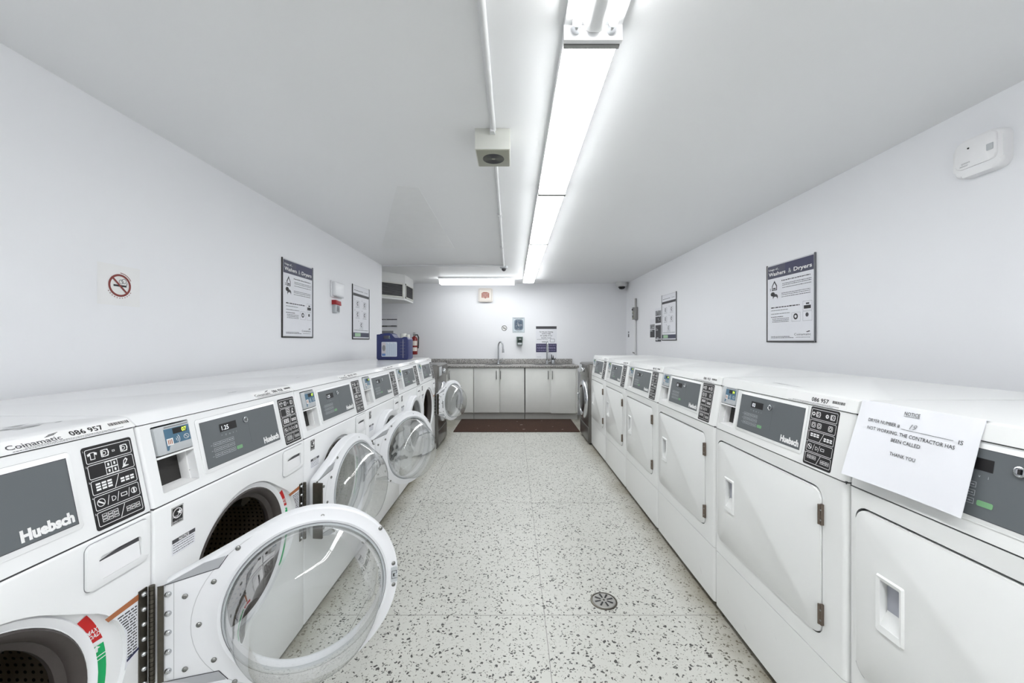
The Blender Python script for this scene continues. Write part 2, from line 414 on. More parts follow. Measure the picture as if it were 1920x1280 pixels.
def console_mesh(S):
    m = S.mat; b = bmesh.new(); pr = [(0, S.hc + .003), (S.lean, S.hs), (D_, S.hs), (D_, S.hc + .003)]
    A = [b.verts.new((.001, y, z)) for y, z in pr]; B = [b.verts.new((S.W - .001, y, z)) for y, z in pr]
    b.faces.new(A[::-1]); b.faces.new(B)
    for i in range(4): b.faces.new((A[i], A[(i + 1) % 4], B[(i + 1) % 4], B[i]))
    bmesh.ops.recalc_face_normals(b, faces=b.faces)
    ed = [e for e in b.edges if all(v.co.y <= S.lean + 1e-5 for v in e.verts) and abs(e.verts[0].co.x - e.verts[1].co.x) < 1e-6]
    bmesh.ops.bevel(b, geom=ed, offset=S.bv, segments=4, profile=0.5, affect='EDGES')
    base = MB(); base.bm(b, m)
    sg = MB(); sg.box(.004, S.lean + .0035, S.hs - .002, S.W - .004, S.lean + .05, S.hs + .0045, LINE); sg.box(.004, .0035, S.hc - .003, S.W - .004, .05, S.hc + .0045, LINE); S.seam = sg.mesh('seam_shade')  # dark strips set into the gaps to stand in for their shade
    CF = console_frame(S); s = S.s; c = MB()
    c.mi(m); c.mi(DARK)
    c.prism(rrect(s, .028, s + .113, .197, .004), -.046, .03, m, M=CF)
    me = booled(base, [c], 'control_console')
    return me
def payment_bay(S):
    # white insert of the coin bay with its dark back and the shelf under the reader
    CF = console_frame(S); s = S.s; b = MB(M=CF)
    b.rect(s + .002, .034, s + .111, .195, -.0445, DARK)
    b.prism([(s + .001, .113), (s + .112, .113), (s + .112, .118), (s + .001, .118)], -.044, .002, WHT, M=CF)
    for a, c_ in ((s + .0005, s + .006), (s + .107, s + .1125)):
        b.box(a, .030, -.045, c_, .112, -.020, WHT, .001)
        b.rect(a + .001, .056, c_ - .001, .0575, -.0198, MGREY)
    b.add([(s + .001, .0285, .0), (s + .112, .0285, .0), (s + .112, .040, -.044), (s + .001, .040, -.044)], [(0, 1, 2, 3)], WHT)
    return b.mesh('payment_bay')
def reader_mesh(S, num='07'):
    CF = console_frame(S); s = S.s; b = MB(M=CF)
    b.prism(rrect(s + .004, .121, s + .109, .193, .006), -.044, .004, PLG, .002, M=CF)
    b.poly([(s + .030, .128), (s + .036, .128), (s + .040, .138), (s + .048, .142), (s + .107, .142), (s + .107, .184), (s + .030, .184)], .0046, RBLUE)
    b.rect(s + .055, .167, s + .098, .182, .0049, BLACK)
    b.text(num, s + .082, .169, .011, .0053, LEDG, bold=.03)
    b.rect(s + .033, .140, s + .052, .158, .0049, WHT)
    for k in range(3): b.rect(s + .036 + k * .005, .143, s + .0385 + k * .005, .155, .0052, ORANGE)
    for k in range(3):
        o = circ(s + .058, .152, .005 + .005 * k, 8, -45, 45); i = circ(s + .058, .152, .0035 + .005 * k, 8, -45, 45)
        b.poly(o + i[::-1], .0050, WHT)
    b.ring(circ(s + .094, .153, .009, 16, ry=.007), circ(s + .094, .153, .007, 16, ry=.005), .0049, PLG)
    b.line((s + .088, .158), (s + .100, .148), .002, .0052, PLG)
    b.rect(s + .032, .1865, s + .105, .190, .0046, MGREY)
    return b.mesh('card_reader')
def display_mesh(S, digits='1.25'):
    CF = console_frame(S); s = S.s + .146; e = s + .347; b = MB(M=CF)
    b.prism(rrect(s - .013, .030, e + .010, .188, .008), 0, .002, S.mat, .0012, M=CF)
    b.ring(rrect(s - .0135, .0295, e + .0105, .1885, .0085), rrect(s - .012, .031, e + .009, .187, .007), .0004, MGREY)
    b.rect(s, .042, e, .176, .0024, PANEL)
    b.frame_line(s - .001, .041, e + .001, .177, .0012, .0026, DGREY)
    b.rect(s + .070, .134, s + .142, .158, .003, BLACK)
    b.text(digits, s + .078, .138, .014, .0033, LEDW)
    # key lock
    b.lathe([(.010, .002), (.010, .007), (.008, .008), (.007, .006), (.0, .006)], CHROME, 16, M=CF @ Matrix.Translation((s + .183, .150, 0)))
    b.rect(s + .181, .145, s + .185, .155, .0085, BLACK)
    for k in range(5):
        u = s + .072 + k * .016
        b.text('*' if k == 0 else 'oUmvi'[k], u, .120, .006, .003, PLG)
    for r in range(3):
        v = .098 - r * .0165
        b.line((s + .024, v + .005), (s + .030, v + .005), .001, .003, PLG)
        for q in range(3):
            u = s + .034 + q * .029
            b.frame_line(u, v, u + .027, v + .011, .0009, .003, PLG)
            b.scribble(u + .004, u + .024, v + .0045, .0022, .003, PLG, seed=r * 7 + q)
    b.prism(rrect(s + .124, .065, s + .150, .076, .003), .0024, .0032, mat('green_button', (120, 168, 124), .4), M=CF)
    b.text('Huebsch', e - .005, .050, .020, .003, WHT, 'R', bold=.055, width=.086)
    b.rect(s + .196, .070, s + .1966, .142, .0028, DGREY)
    return b.mesh('display_panel')
def instr_mesh(S, kind):
    CF = console_frame(S); s = S.s + .524; b = MB(M=CF); e = s + .107; v0, v1 = .009, .188
    if kind == 'd': s -= .010; e -= .010
    b.prism(rrect(s, v0, e, v1, .006), 0, .0012, BLACK, M=CF)
    H = (v1 - v0 - .010) / 5
    W3 = .0016
    for r in range(5):
        t = v1 - .006 - r * H; lo = t - H + .003
        b.frame_line(s + .005, lo, e - .004, t, .0013, W3, WHT, .004)
        b.text(str(r + 1), s + .002, t - .004, .004, W3, WHT)
        m = (t + lo) / 2; h = (t - lo)
        if r == 0:
            if kind == 'w':
                b.poly([(s + .014, m - .008), (s + .024, m - .008), (s + .024, m + .002), (s + .028, m), (s + .029, m + .005), (s + .023, m + .008), (s + .015, m + .008), (s + .009, m + .005), (s + .010, m), (s + .014, m + .002)], W3, WHT)
                b.poly([(s + .0155, m - .0065), (s + .0225, m - .0065), (s + .0225, m + .0065), (s + .0155, m + .0065)], W3 + .0003, BLACK)
                L_ = [(s + .036, 0), (s + .078, 0)]
            else:
                L_ = [(s + .024, 0), (s + .078, 0)]
                for uu in (s + .014, s + .066): b.ring(circ(uu, m, .006, 12), circ(uu, m, .003, 12), W3, WHT)
            for uu, _ in L_:
                b.frame_line(uu, m - .008, uu + .016, m + .008, .0015, W3, WHT, .002)
                b.ring(circ(uu + .009, m, .0085, 16), circ(uu + .009, m, .0068, 16), W3, WHT)
                b.ring(circ(uu + .007, m, .0045, 12), circ(uu + .007, m, .003, 12), W3, WHT)
            b.frame_line(s + .060, m - .002, s + .066, m + .002, .001, W3, WHT)
        elif r == 1:
            if kind == 'w':
                for k in range(2):
                    for q in range(2):
                        b.frame_line(s + .040 + k * .013, m - .014 + q * .014, s + .054 + k * .013, m + q * .014, .0013, W3, WHT)
                        b.rect(s + .045 + k * .013, m - .010 + q * .014, s + .049 + k * .013, m - .004 + q * .014, W3, WHT)
                b.poly([(s + .074, m - .010), (s + .090, m - .008), (s + .090, m - .006), (s + .082, m - .005), (s + .090, m + .006), (s + .086, m + .011), (s + .080, m + .006), (s + .077, m - .006)], W3, WHT)
                b.poly([(s + .080, m - .003), (s + .086, m + .004), (s + .085, m + .008), (s + .081, m + .004)], W3 + .0003, BLACK)
            else:
                for uu in (.012, .034, .076):
                    b.frame_line(s + uu, m - .008, s + uu + .016, m + .008, .0015, W3, WHT, .004)
                    b.ring(circ(s + uu + .008, m, .005, 12), circ(s + uu + .008, m, .0035, 12), W3, WHT)
        elif r == 2 or r == 4:
            fill = r == 2
            for q in range(3):
                for k in range(3 if kind == 'w' else 2):
                    u = s + .014 + q * .012; v = m + .004 - k * .006
                    (b.rect(u, v, u + .0095, v + .0042, W3, WHT) if fill else b.frame_line(u, v, u + .0105, v + .005, .001, W3, WHT))
            for q in range(3):
                for k in range(2):
                    u = s + .066 + q * .011; v = m - .001 - k * .006
                    (b.rect(u, v, u + .0085, v + .0042, W3, WHT) if fill else b.frame_line(u, v, u + .0095, v + .005, .001, W3, WHT))
            b.line((s + .052, m - .013), (s + .064, m + .013), .0014, W3, WHT)
        else:
            b.ring(circ(s + .018, m, .0085, 18), circ(s + .018, m, .007, 18), W3, WHT)
            b.line((s + .013, m + .004), (s + .023, m - .004), .003, W3, WHT)
            b.line((s + .030, m - .010), (s + .036, m + .010), .0013, W3, WHT)
            b.text('D', s + .040, m - .006, .011, W3, WHT)
            b.line((s + .051, m - .010), (s + .057, m + .010), .0013, W3, WHT)
            b.frame_line(s + .060, m - .004, s + .074, m + .004, .0015, W3, WHT)
            if kind == 'w':
                b.line((s + .076, m - .010), (s + .081, m + .010), .0013, W3, WHT)
                b.ring(circ(s + .090, m, .007, 14), circ(s + .090, m, .0055, 14), W3, WHT); b.rect(s + .088, m - .005, s + .092, m + .005, W3, WHT)
    return b.mesh('instruction_label')
def lid_mesh(S, number=None, scuffs=(), r_seed=0, sc_label=True):
    l = S.lean; pr = [(l - .003, S.hs + .003), (l - .003 + S.sl, S.ht - .004), (l + .004 + S.sl, S.ht - .001), (l + .014 + S.sl, S.ht), (D_, S.ht), (D_, S.hs + .003)]
    bb = bmesh.new(); n = len(pr)
    A = [bb.verts.new((.0005, y, z)) for y, z in pr]; B = [bb.verts.new((S.W - .0005, y, z)) for y, z in pr]
    bb.faces.new(A[::-1]); bb.faces.new(B)
    for i in range(n): bb.faces.new((A[i], A[(i + 1) % n], B[(i + 1) % n], B[i]))
    bmesh.ops.recalc_face_normals(bb, faces=bb.faces)
    ed = [e for e in bb.edges if abs(e.verts[0].co.x - e.verts[1].co.x) < 1e-6 and max(v.co.y for v in e.verts) < l + .045]
    bmesh.ops.bevel(bb, geom=ed, offset=S.bv * .5, segments=2, profile=0.5, affect='EDGES')
    b = MB(); b.bm(bb, S.mat)
    LF = frame((0, l - .003, S.hs + .003), (1, 0, 0), (0, S.sl, S.ht - .007 - S.hs)); Lh = math.hypot(S.sl, S.ht - .007 - S.hs)
    if number:
        u0 = .435 if S is WS else .415
        b.rect(u0, .001, u0 + .245, Lh - .001, .0004, WHT, M=LF)
        if S is WS:
            b.text('Coinamatic', u0 + .010, .0085, .011, .0008, DGREY, width=.088, bold=.012, M=LF)
            for k in range(3): b.line((u0 + .074 + k * .004, .021 + k * .0022), (u0 + .092 + k * .004, .0235 + k * .0022), .0011, .0008, DGREY, M=LF)
        b.text(number, u0 + .115, .0115, .0125, .0008, BLACK, bold=.02, width=.066, M=LF)
        u = u0 + .195
        while u < u0 + .238:
            wv = R.uniform(.0012, .0035); b.rect(u, .0155, u + wv, .0235, .0008, BLACK, M=LF); u += wv + .0014
        b.scribble(u0 + .035, u0 + .22, .0055, .0013, .0008, DGREY, seed=3, M=LF)
        b.scribble(u0 + .015, u0 + .20, .0025, .0013, .0008, DGREY, seed=5, M=LF)
    TF = frame((0, 0, S.ht), (1, 0, 0), (0, 1, 0))
    rr = random.Random(r_seed)
    for (u, v, L_, wd) in scuffs:
        # worn scrape: ragged sliver with broken strokes round it
        for k in range(6):
            a = u + L_ * rr.uniform(0, .8); ll = L_ * rr.uniform(.08, .35); vv = v + wd * rr.uniform(-1.5, 1.5)
            b.poly([(a, vv), (a + ll * .5, vv - wd * rr.uniform(.04, .14)), (a + ll, vv + wd * .1), (a + ll * .4, vv + wd * rr.uniform(.04, .14))], .0004, MGREY, M=TF)
        t = [(u + L_ * .1, v), (u + L_ * .25, v + wd * .45), (u + L_ * .45, v + wd * .6), (u + L_ * .62, v + wd * .1), (u + L_ * .5, v - wd * .4), (u + L_ * .3, v - wd * .3)]
        b.poly(t[::-1], .0005, mat('scuff_light', (205, 206, 208), .6), M=TF)
        b.line((u + L_ * .1, v), (u + L_ * .45, v + wd * .6), .0016, .0007, MGREY, M=TF)
        b.line((u + L_ * .1, v), (u + L_ * .5, v - wd * .4), .0010, .0007, MGREY, M=TF)
    return b.mesh('lid')

# -- washer pieces
def hull(P):
    P = sorted(set(P)); H = []
    for rng in (P, P[::-1]):
        h = []
        for p in rng:
            while len(h) > 1 and (h[-1][0] - h[-2][0]) * (p[1] - h[-2][1]) - (h[-1][1] - h[-2][1]) * (p[0] - h[-2][0]) <= 0: h.pop()
            h.append(p)
        H += h[:-1]
    return H
def ray_r(H, t):
    d = (math.cos(t), math.sin(t)); n = len(H)
    for i in range(n):
        a = H[i]; c = H[(i + 1) % n]; e = (c[0] - a[0], c[1] - a[1]); den = d[0] * e[1] - d[1] * e[0]
        if abs(den) < 1e-12: continue
        q = (a[0] * e[1] - a[1] * e[0]) / den; k = (a[0] * d[1] - a[1] * d[0]) / den
        if q > 0 and -1e-9 <= k <= 1 + 1e-9: return q
    return .2
def washer_cabinet():
    base = MB(); base.box(0, 0, .022, WS.W, D_, WS.hc - .001, ENAM, WS.bv, 3)
    FM = frame((UC, 0, HC), (1, 0, 0), (0, 0, 1))
    rec = MB(); H = hull([(round(x, 5), round(y, 5)) for x, y in circ(0, 0, .226, 72) + circ(.12, 0, .160, 48)])
    rec.prism(H, -.012, .02, ENAM, M=FM)
    hole = MB(); hole.prism(circ(0, 0, .207, 72), -.55, .01, DARK, M=FM)
    dr = MB(); dr.prism(rrect(.565, .728, .645, .752, .008), -.03, .02, ENAM, M=frame((0, 0, 0), (1, 0, 0), (0, 0, 1)))
    me = booled(base, [rec, hole], 'cabinet')
    return me
def washer_drawer():
    b = MB(); b.prism(rrect(.532, .694, .668, .790, .012), -.001, .0055, ENAM, .002, M=F0)
    b.ring(rrect(.5305, .6925, .6695, .7915, .0135), rrect(.5335, .6955, .6665, .7885, .0105), .0003, MGREY, M=F0)
    c = MB(); c.prism(rrect(.556, .708, .648, .758, .008), .0005, .02, ENAM, M=F0)
    me = booled(b, [c], 'detergent_drawer')
    d = MB(); d.v = [tuple(v.co) for v in me.vertices]
    return me
def drawer_grip():
    b = MB()
    b.add([(.557, .7085, .0055), (.647, .7085, .0055), (.647, .746, .0010), (.557, .746, .0010)], [(0, 1, 2, 3)], mat('scoop_white', (236, 236, 238), .4), M=F0)
    b.poly([(.557, .746), (.647, .746), (.646, .7575), (.600, .7555), (.557, .7475)], .0011, DGREY, M=F0)
    return b.mesh('grip_scoop')
AX = frame((UC, 0, HC), (1, 0, 0), (0, 0, 1))      # w towards the viewer, so depth is negative w
def ring_mesh():
    b = MB(M=AX)
    b.lathe([(.226, -.0115), (.222, -.006), (.215, -.009), (.207, -.013), (.204, -.03)], ENAM2, 64)
    return b.mesh('porthole_ring')
def gasket_mesh():
    b = MB(M=AX)
    b.lathe([(.2065, -.012), (.203, -.008), (.197, -.011), (.188, -.020), (.186, -.030), (.180, -.034), (.174, -.040), (.174, -.050), (.182, -.062), (.200, -.070)], RUB, 64)
    return b.mesh('door_gasket')
def drum_mesh():
    b = MB(M=AX)
    b.lathe([(.186, -.062), (.200, -.075), (.203, -.10), (.203, -.38), (.19, -.40), (.16, -.405), (.0, -.395)], DRUM, 64)
    for a in (40, 160, 280):
        t = rad(a); c = Vector((math.cos(t), math.sin(t), 0)); n = Vector((-c.y, c.x, 0))
        q = [c * .203 + n * .03, c * .165 + n * .008, c * .165 - n * .008, c * .203 - n * .03]
        vs = [v + Vector((0, 0, -.11)) for v in q] + [v + Vector((0, 0, -.37)) for v in q]
        b.add(vs, [(0, 1, 5, 4), (1, 2, 6, 5), (2, 3, 7, 6), (0, 3, 2, 1), (4, 5, 6, 7)], STEEL)
    return b.mesh('drum')
def load_label_mesh():
    b = MB(M=AX)
    def band(a0, a1, r0, r1, m, w=-.0085): b.poly(circ(0, 0, r1, 10, a0, a1) + circ(0, 0, r0, 10, a1, a0), w, m)
    b.poly(circ(0, 0, .240, 10, 15, 35) + [(.190, .100), (.2015, .060)], -.0110, RED)
    return b
def load_label():
    b = MB(M=AX); w0 = -.0112
    b.poly([(.2360, .0632)] + circ(0, 0, .2435, 8, 15, 33)[1:] + [(.187, .128), (.191, .098), (.205, .066)], w0, RED)
    b.poly([(.2045, .063), (.2365, .0605), (.2370, .055), (.2060, .0575)], w0, WHT)
    o = circ(0, 0, .2435, 12, -38, 12.5); i = circ(0, 0, .213, 12, 15, -38)
    b.poly(o + i, w0, GREEN)
    b.text('MAX', .2035, .086, .010, w0 + .0004, WHT, width=.022, bold=.02)
    b.text('LOAD', .2035, .074, .010, w0 + .0004, WHT, width=.027, bold=.02)
    b.line((.210, .030), (.242, .0285), .002, w0 + .0004, WHT); b.line((.210, .022), (.242, .0205), .002, w0 + .0004, WHT)
    b.poly([(.219, .040), (.226, .040), (.226, .047), (.231, .047), (.223, .054), (.215, .047), (.219, .047)], w0 + .0004, WHT)
    return b.mesh('load_level_label')
def warn_label():
    b = MB(M=F0); e = .0006
    arc = [(.583, .610), (.600, .592), (.611, .570), (.617, .545), (.619, .520), (.616, .490), (.613, .472)]
    b.poly([(.644, .622)] + arc + [(.640, .490), (.644, .520)][0:0] + [(.646, .490)], e, PAPER)
    b.poly([(.644, .622), (.578, .614), (.583, .604), (.644, .611)][::-1] if False else [(.578, .605), (.646, .608), (.646, .622), (.571, .616)], e + .0004, ORANGE)
    for k in range(16):
        v = .596 - k * .0068; x0 = .596 + min(.022, .0035 * k) + .002
        b.scribble(x0, .642, v, .0036, e + .0004, DGREY, seed=20 + k)
    b.poly([(.618, .486), (.646, .494), (.646, .500), (.618, .492)], e + .0008, NAVY)
    return b.mesh('warning_label')
def energy_label():
    b = MB(M=F0); u0, v0, u1, v1 = .050, .738, .086, .783; e = .0006
    b.rect(u0, v0, u1, v1, e, BLACK)
    b.frame_line(u0 + .001, v0 + .001, u1 - .001, v1 - .001, .0012, e + .0003, WHT)
    b.ring(circ((u0 + u1) / 2, v0 + .027, .014, 20, ry=.013), circ((u0 + u1) / 2, v0 + .027, .012, 20, ry=.011), e + .0003, WHT)
    st = []
    for k in range(10):
        rr_ = .008 if k % 2 == 0 else .0035; t = rad(90 + 36 * k); st.append((u1 - .012 + rr_ * math.cos(t), v0 + .028 + rr_ * math.sin(t)))
    b.poly(st, e + .0005, WHT)
    b.text('energy', u0 + .004, v0 + .018, .006, e + .0006, WHT, width=.018, shear=.3)
    b.text('ENERGY STAR', (u0 + u1) / 2, v0 + .004, .005, e + .0005, WHT, 'C', width=.029)
    return b.mesh('energy_rating_label')
def notice_label():
    b = MB(M=F0); u0, v0, u1, v1 = .052, .660, .124, .700; e = .0006
    b.rect(u0, v0, u1, v1, e, PAPER); b.rect(u0, v1 - .010, u1, v1, e + .0003, DGREY)
    b.text('NOTICE', (u0 + u1) / 2, v1 - .0085, .007, e + .0005, WHT, 'C', bold=.03, width=.032)
    for k in range(4): b.scribble(u0 + .003, u1 - .004, v1 - .0155 - k * .0065, .002, e + .0003, DGREY, seed=40 + k)
    return b.mesh('notice_label')
def hinge_mesh():
    b = MB(M=F0)
    b.box(UH - .026, .393, 0, UH - .006, .627, .003, DSTEEL)
    n = 22
    for k in range(n):
        z0 = .393 + (.234 / n) * k
        b.cyl((UH - .001, z0 + .0006, .009), (UH - .001, z0 + .234 / n - .0006, .009), .0062, DSTEEL, n=12)
    for k in range(7):
        z = .405 + k * .035
        b.lathe([(.0062, .003), (.0058, .006), (.0035, .0085), (0, .009)], CHROME, 12, M=F0 @ Matrix.Translation((UH - .016, z, 0)))
    return b.mesh('piano_hinge')
DH = hull([(round(x, 5), round(y, 5)) for x, y in circ(0, 0, .237, 96)] + [(.318, .112), (.318, -.112), (.312, .118), (.312, -.118)])
DF = frame((-.33, 0, 0), (1, 0, 0), (0, 0, 1))       # door frame: origin at the glass centre, u to the hinge, w outwards when closed
def door_shell():
    n = 120; Rin = .195; prof = [(0, -.012), (.10, -.016), (.22, -.010), (.34, -.008), (.90, -.008), (.97, -.004), (1.0, .004), (1.0, .022), (.94, .032), (.80, .037), (.30, .043), (.08, .042), (0, .036), (0, .012), (0, -.012)]
    vs = []; fs = []
    for k, (t, d) in enumerate(prof):
        for i in range(n):
            a = 2 * PI * i / n; ro = ray_r(DH, a)
            if 0 < t < .36: r = Rin + .045 * t / .36 * min(1, (ro - Rin) / .045)
            else: r = Rin + (ro - Rin) * t
            vs.append((r * math.cos(a), r * math.sin(a), d))
    for k in range(len(prof) - 1):
        for i in range(n): fs.append((k * n + i, k * n + (i + 1) % n, (k + 1) * n + (i + 1) % n, (k + 1) * n + i))
    b = MB(M=DF); b.add(vs, fs, ENAM2)
    # step line of the inner plate and the leaf of the piano hinge
    pl = hull([(round(x, 5), round(y, 5)) for x, y in circ(.055, 0, .185, 48)] + [(.20, .085), (.20, -.085)])
    for hh, w_ in ((circ(0, 0, .2165, 72), .0012),):
        for (rr1, rr0) in ((.2180, .2165),):
            b.ring(circ(0, 0, rr1, 72), circ(0, 0, rr0, 72), -.0083, MGREY)
    o = circ(0, 0, .262, 24, -66, 66); i2 = circ(0, 0, .2605, 24, 66, -66)
    b.poly([(x * 1.0, y * .86) for x, y in o] + [(x * 1.0, y * .86) for x, y in i2], -.0083, mat('moulding_line', (196, 197, 200), .4))
    b.rect(.293, -.116, .2937, .116, -.0083, MGREY)
    # triangular pocket between the shell and the inner plate on the hinge side
    for sgn in (1, -1):
        b.poly([(.312, sgn * .116), (.235, sgn * .150), (.190, sgn * .157), (.205, sgn * .130)], -.0084, mat('pocket_grey', (172, 174, 178), .5))
        b.line((.312, sgn * .1155), (.205, sgn * .1295), .002, -.0088, DGREY); b.line((.205, sgn * .1295), (.186, sgn * .158), .002, -.0088, DGREY)
    b.rect(.312, -.116, .324, .116, -.0086, DSTEEL)
    b.ring(circ(0, 0, .2005, 72), circ(0, 0, .1985, 72), -.0145, MGREY)
    return b.mesh('door')
def door_glass():
    b = MB(M=DF); b.lathe([(.1945, -.008), (.193, -.016), (.184, -.045), (.172, -.075), (.158, -.100), (.140, -.116), (.110, -.124), (.06, -.128), (0, -.128)], GLASS, 64, shear=.22)
    b.lathe([(.1945, .030), (.15, .038), (.08, .042), (0, .043)], GLASS, 64)
    return b.mesh('glass_bowl')
def door_rim():
    b = MB(M=DF); b.lathe([(.198, -.0125), (.1965, -.0175), (.1935, -.0175), (.1915, -.010), (.192, .0), (.196, .0), (.198, -.0125)], PLG, 64)
    return b.mesh('glass_rim')
def door_latch():
    b = MB(M=DF); b.prism(rrect(-.233, -.022, -.214, .022, .003), -.014, -.007, PLG, M=DF)
    b.frame_line(-.231, -.012, -.216, .012, .0014, -.0144, DGREY); b.rect(-.226, -.005, -.220, .004, -.0146, DARK)
    b.box(-.232, -.006, -.022, -.224, .002, -.014, PLG)
    return b.mesh('latch')
def screw_mesh():
    b = MB(M=DF); b.lathe([(.0062, 0), (.0058, -.0025), (.0035, -.0038), (.003, -.002), (0, -.002)], STEEL, 12); return b.mesh('screw')
def bolt_mesh():
    b = MB(M=DF); b.lathe([(.0072, 0), (.0065, -.003), (.004, -.0058), (0, -.0065)], CHROME, 12); return b.mesh('bolt')
SCREWS = [(-.03, .213), (-.185, .145), (.165, .170), (.172, -.170), (.215, .098), (.245, 0), (.215, -.098), (.272, .078), (.272, -.100), (-.222, .032), (-.222, -.032)]

WM = dict(cab=washer_cabinet(), con=console_mesh(WS), bay=payment_bay(WS), rd=reader_mesh(WS), dis=display_mesh(WS), ins=instr_mesh(WS, 'w'),
          dra=washer_drawer(), grip=drawer_grip(), ring=ring_mesh(), gas=gasket_mesh(), drum=drum_mesh(), ll=load_label(), wl=warn_label(),
          en=energy_label(), no=notice_label(), hi=hinge_mesh(), door=door_shell(), glass=door_glass(), rim=door_rim(), latch=door_latch(), screw=screw_mesh(), bolt=bolt_mesh())
fb = MB()
fb.cyl((0, 0, .0), (0, 0, .024), .018, BLACK, n=12)
FOOT = fb.mesh('foot')

def make_washer(label, y0, open_deg, number, scuffs, seed):
    t = thing('washing_machine', label, 'washing machine', (-AL, y0, 0), PI / 2, 'row of coin washers along the left wall')
    P = lambda n, k, lab=None: link(n, WM[k], t, lab)
    P('cabinet', 'cab'); con = P('control_console', 'con'); link('seam_shade', WS.seam, con); link('payment_bay', WM['bay'], con); link('card_reader', WM['rd'], con, 'grey card reader with a blue face and lit digits')
    link('display_panel', WM['dis'], con, 'slate grey display panel with white lettering'); link('instruction_label', WM['ins'], con, 'black pictogram instruction label')
    link('lid', lid_mesh(WS, number, scuffs, seed), t)
    d = P('detergent_drawer', 'dra'); link('grip_scoop', WM['grip'], d)
    P('porthole_ring', 'ring'); P('door_gasket', 'gas', 'dark grey rubber door gasket'); P('drum', 'drum', 'perforated steel drum')
    P('load_level_label', 'll', 'red and green load level label'); P('warning_label', 'wl'); P('energy_rating_label', 'en'); P('notice_label', 'no')
    P('hinge', 'hi', 'dark steel piano hinge')
    for x in (.06, WS.W - .06):
        for y in (.06, D_ - .06): link('foot', FOOT, t, loc=(x, y, 0))
    dr = link('door', WM['door'], t, 'open white door with a clear bowl' if open_deg else None)
    dr.location = (UH, -.045 if open_deg > 170 else (-.026 if open_deg > 120 else -.016), HC); dr.rotation_euler = (0, 0, rad(open_deg))
    if not open_deg: dr.location = (UH, -.006, HC)
    if open_deg > 120:
        hb = MB(); hb.box(-.003, .0, -.115, .006, -dr.location.y - .004, .115, DSTEEL, .002); hb.build('hinge_arm', dr)
    link('glass_bowl', WM['glass'], dr, 'clear moulded glass bowl'); link('glass_rim', WM['rim'], dr); link('latch', WM['latch'], dr)
    if open_deg:
        for (u, v) in SCREWS: link('screw', WM['screw'], dr, loc=(u, -(-.0085) , v))
        for k in range(5): link('bolt', WM['bolt'], dr, loc=(.304, .0085, -.092 + k * .046))
    return t
Y0 = .263; PW = .684
scL = {0: [(.50, .16, .16, .028), (.18, .10, .20, .016), (.02, .07, .12, .008)], 1: [(.40, .12, .10, .006)], 2: [(.28, .2, .14, .006)]}
WL = ['nearest white washer in the left row, open, its left side cut off by the frame',
      'second white washer in the left row, its perforated drum in view beside the energy label',
      'third white washer in the left row, its porthole seen through an open clear door bowl',
      'fourth white washer in the left row, closed, just behind the round mid-row door',
      'fifth white washer in the left row, closed, just before the one under the blue jug',
      'farthest white washer in the left row, open door bowl beside the graphite washer']
for i in range(6):
    make_washer(WL[i], Y0 + i * PW, (117, 174, 152, 0, 0, 158)[i], ('086 957', '086 958', '086 943', '086 961', '086 944', '086 962')[i], scL.get(i, ()), 60 + i)

# -- dryers
def dryer_cabinet():
    base = MB(); bb = bmesh.new(); bmesh.ops.create_cube(bb, size=1)
    for v in bb.verts: v.co = Vector((0 if v.co.x < 0 else DS.W, 0 if v.co.y < 0 else D_, .275 if v.co.z < 0 else DS.hc - .001))
    ed = [e for e in bb.edges if all(v.co.y < .01 for v in e.verts) and abs(e.verts[0].co.x - e.verts[1].co.x) < 1e-6]
    bmesh.ops.bevel(bb, geom=ed, offset=DS.bv, segments=4, profile=.5, affect='EDGES'); base.bm(bb, DRYW)
    c = MB(); c.prism(rrect(.024, .335, .612, .778, .034, 6), -.016, .02, mat('groove_grey', (128, 130, 130), .5), M=F0)
    return booled(base, [c], 'cabinet')
def kick_mesh():
    b = MB(); bb = bmesh.new(); bmesh.ops.create_cube(bb, size=1)
    for v in bb.verts: v.co = Vector((0 if v.co.x < 0 else DS.W, 0 if v.co.y < 0 else D_, .03 if v.co.z < 0 else .273))
    ed = [e for e in bb.edges if all(v.co.y < .01 for v in e.verts) and abs(e.verts[0].co.x - e.verts[1].co.x) < 1e-6]
    bmesh.ops.bevel(bb, geom=ed, offset=DS.bv, segments=4, profile=.5, affect='EDGES'); b.bm(bb, DRYW)
    for (u, v, L_) in ((.10, .16, .014), (.22, .10, .02), (.40, .19, .012), (.55, .12, .03)):
        b.poly([(u, v), (u + L_ * .6, v - L_ * .7), (u + L_, v - L_ * 1.3), (u + L_ * .4, v - L_ * .5)], .0004, MGREY, M=F0)
    return b.mesh('kick_panel')
def dryer_door():
    b = MB(); b.prism(rrect(.0270, .338, .6090, .7720, .032, 6), -.016, .004, DRYW, .004, M=F0)
    c = MB(); c.prism([(.098, .505), (.150, .505), (.150, .625), (.098, .625)], -.012, .03, DRYW, M=F0)
    return booled(b, [c], 'door')
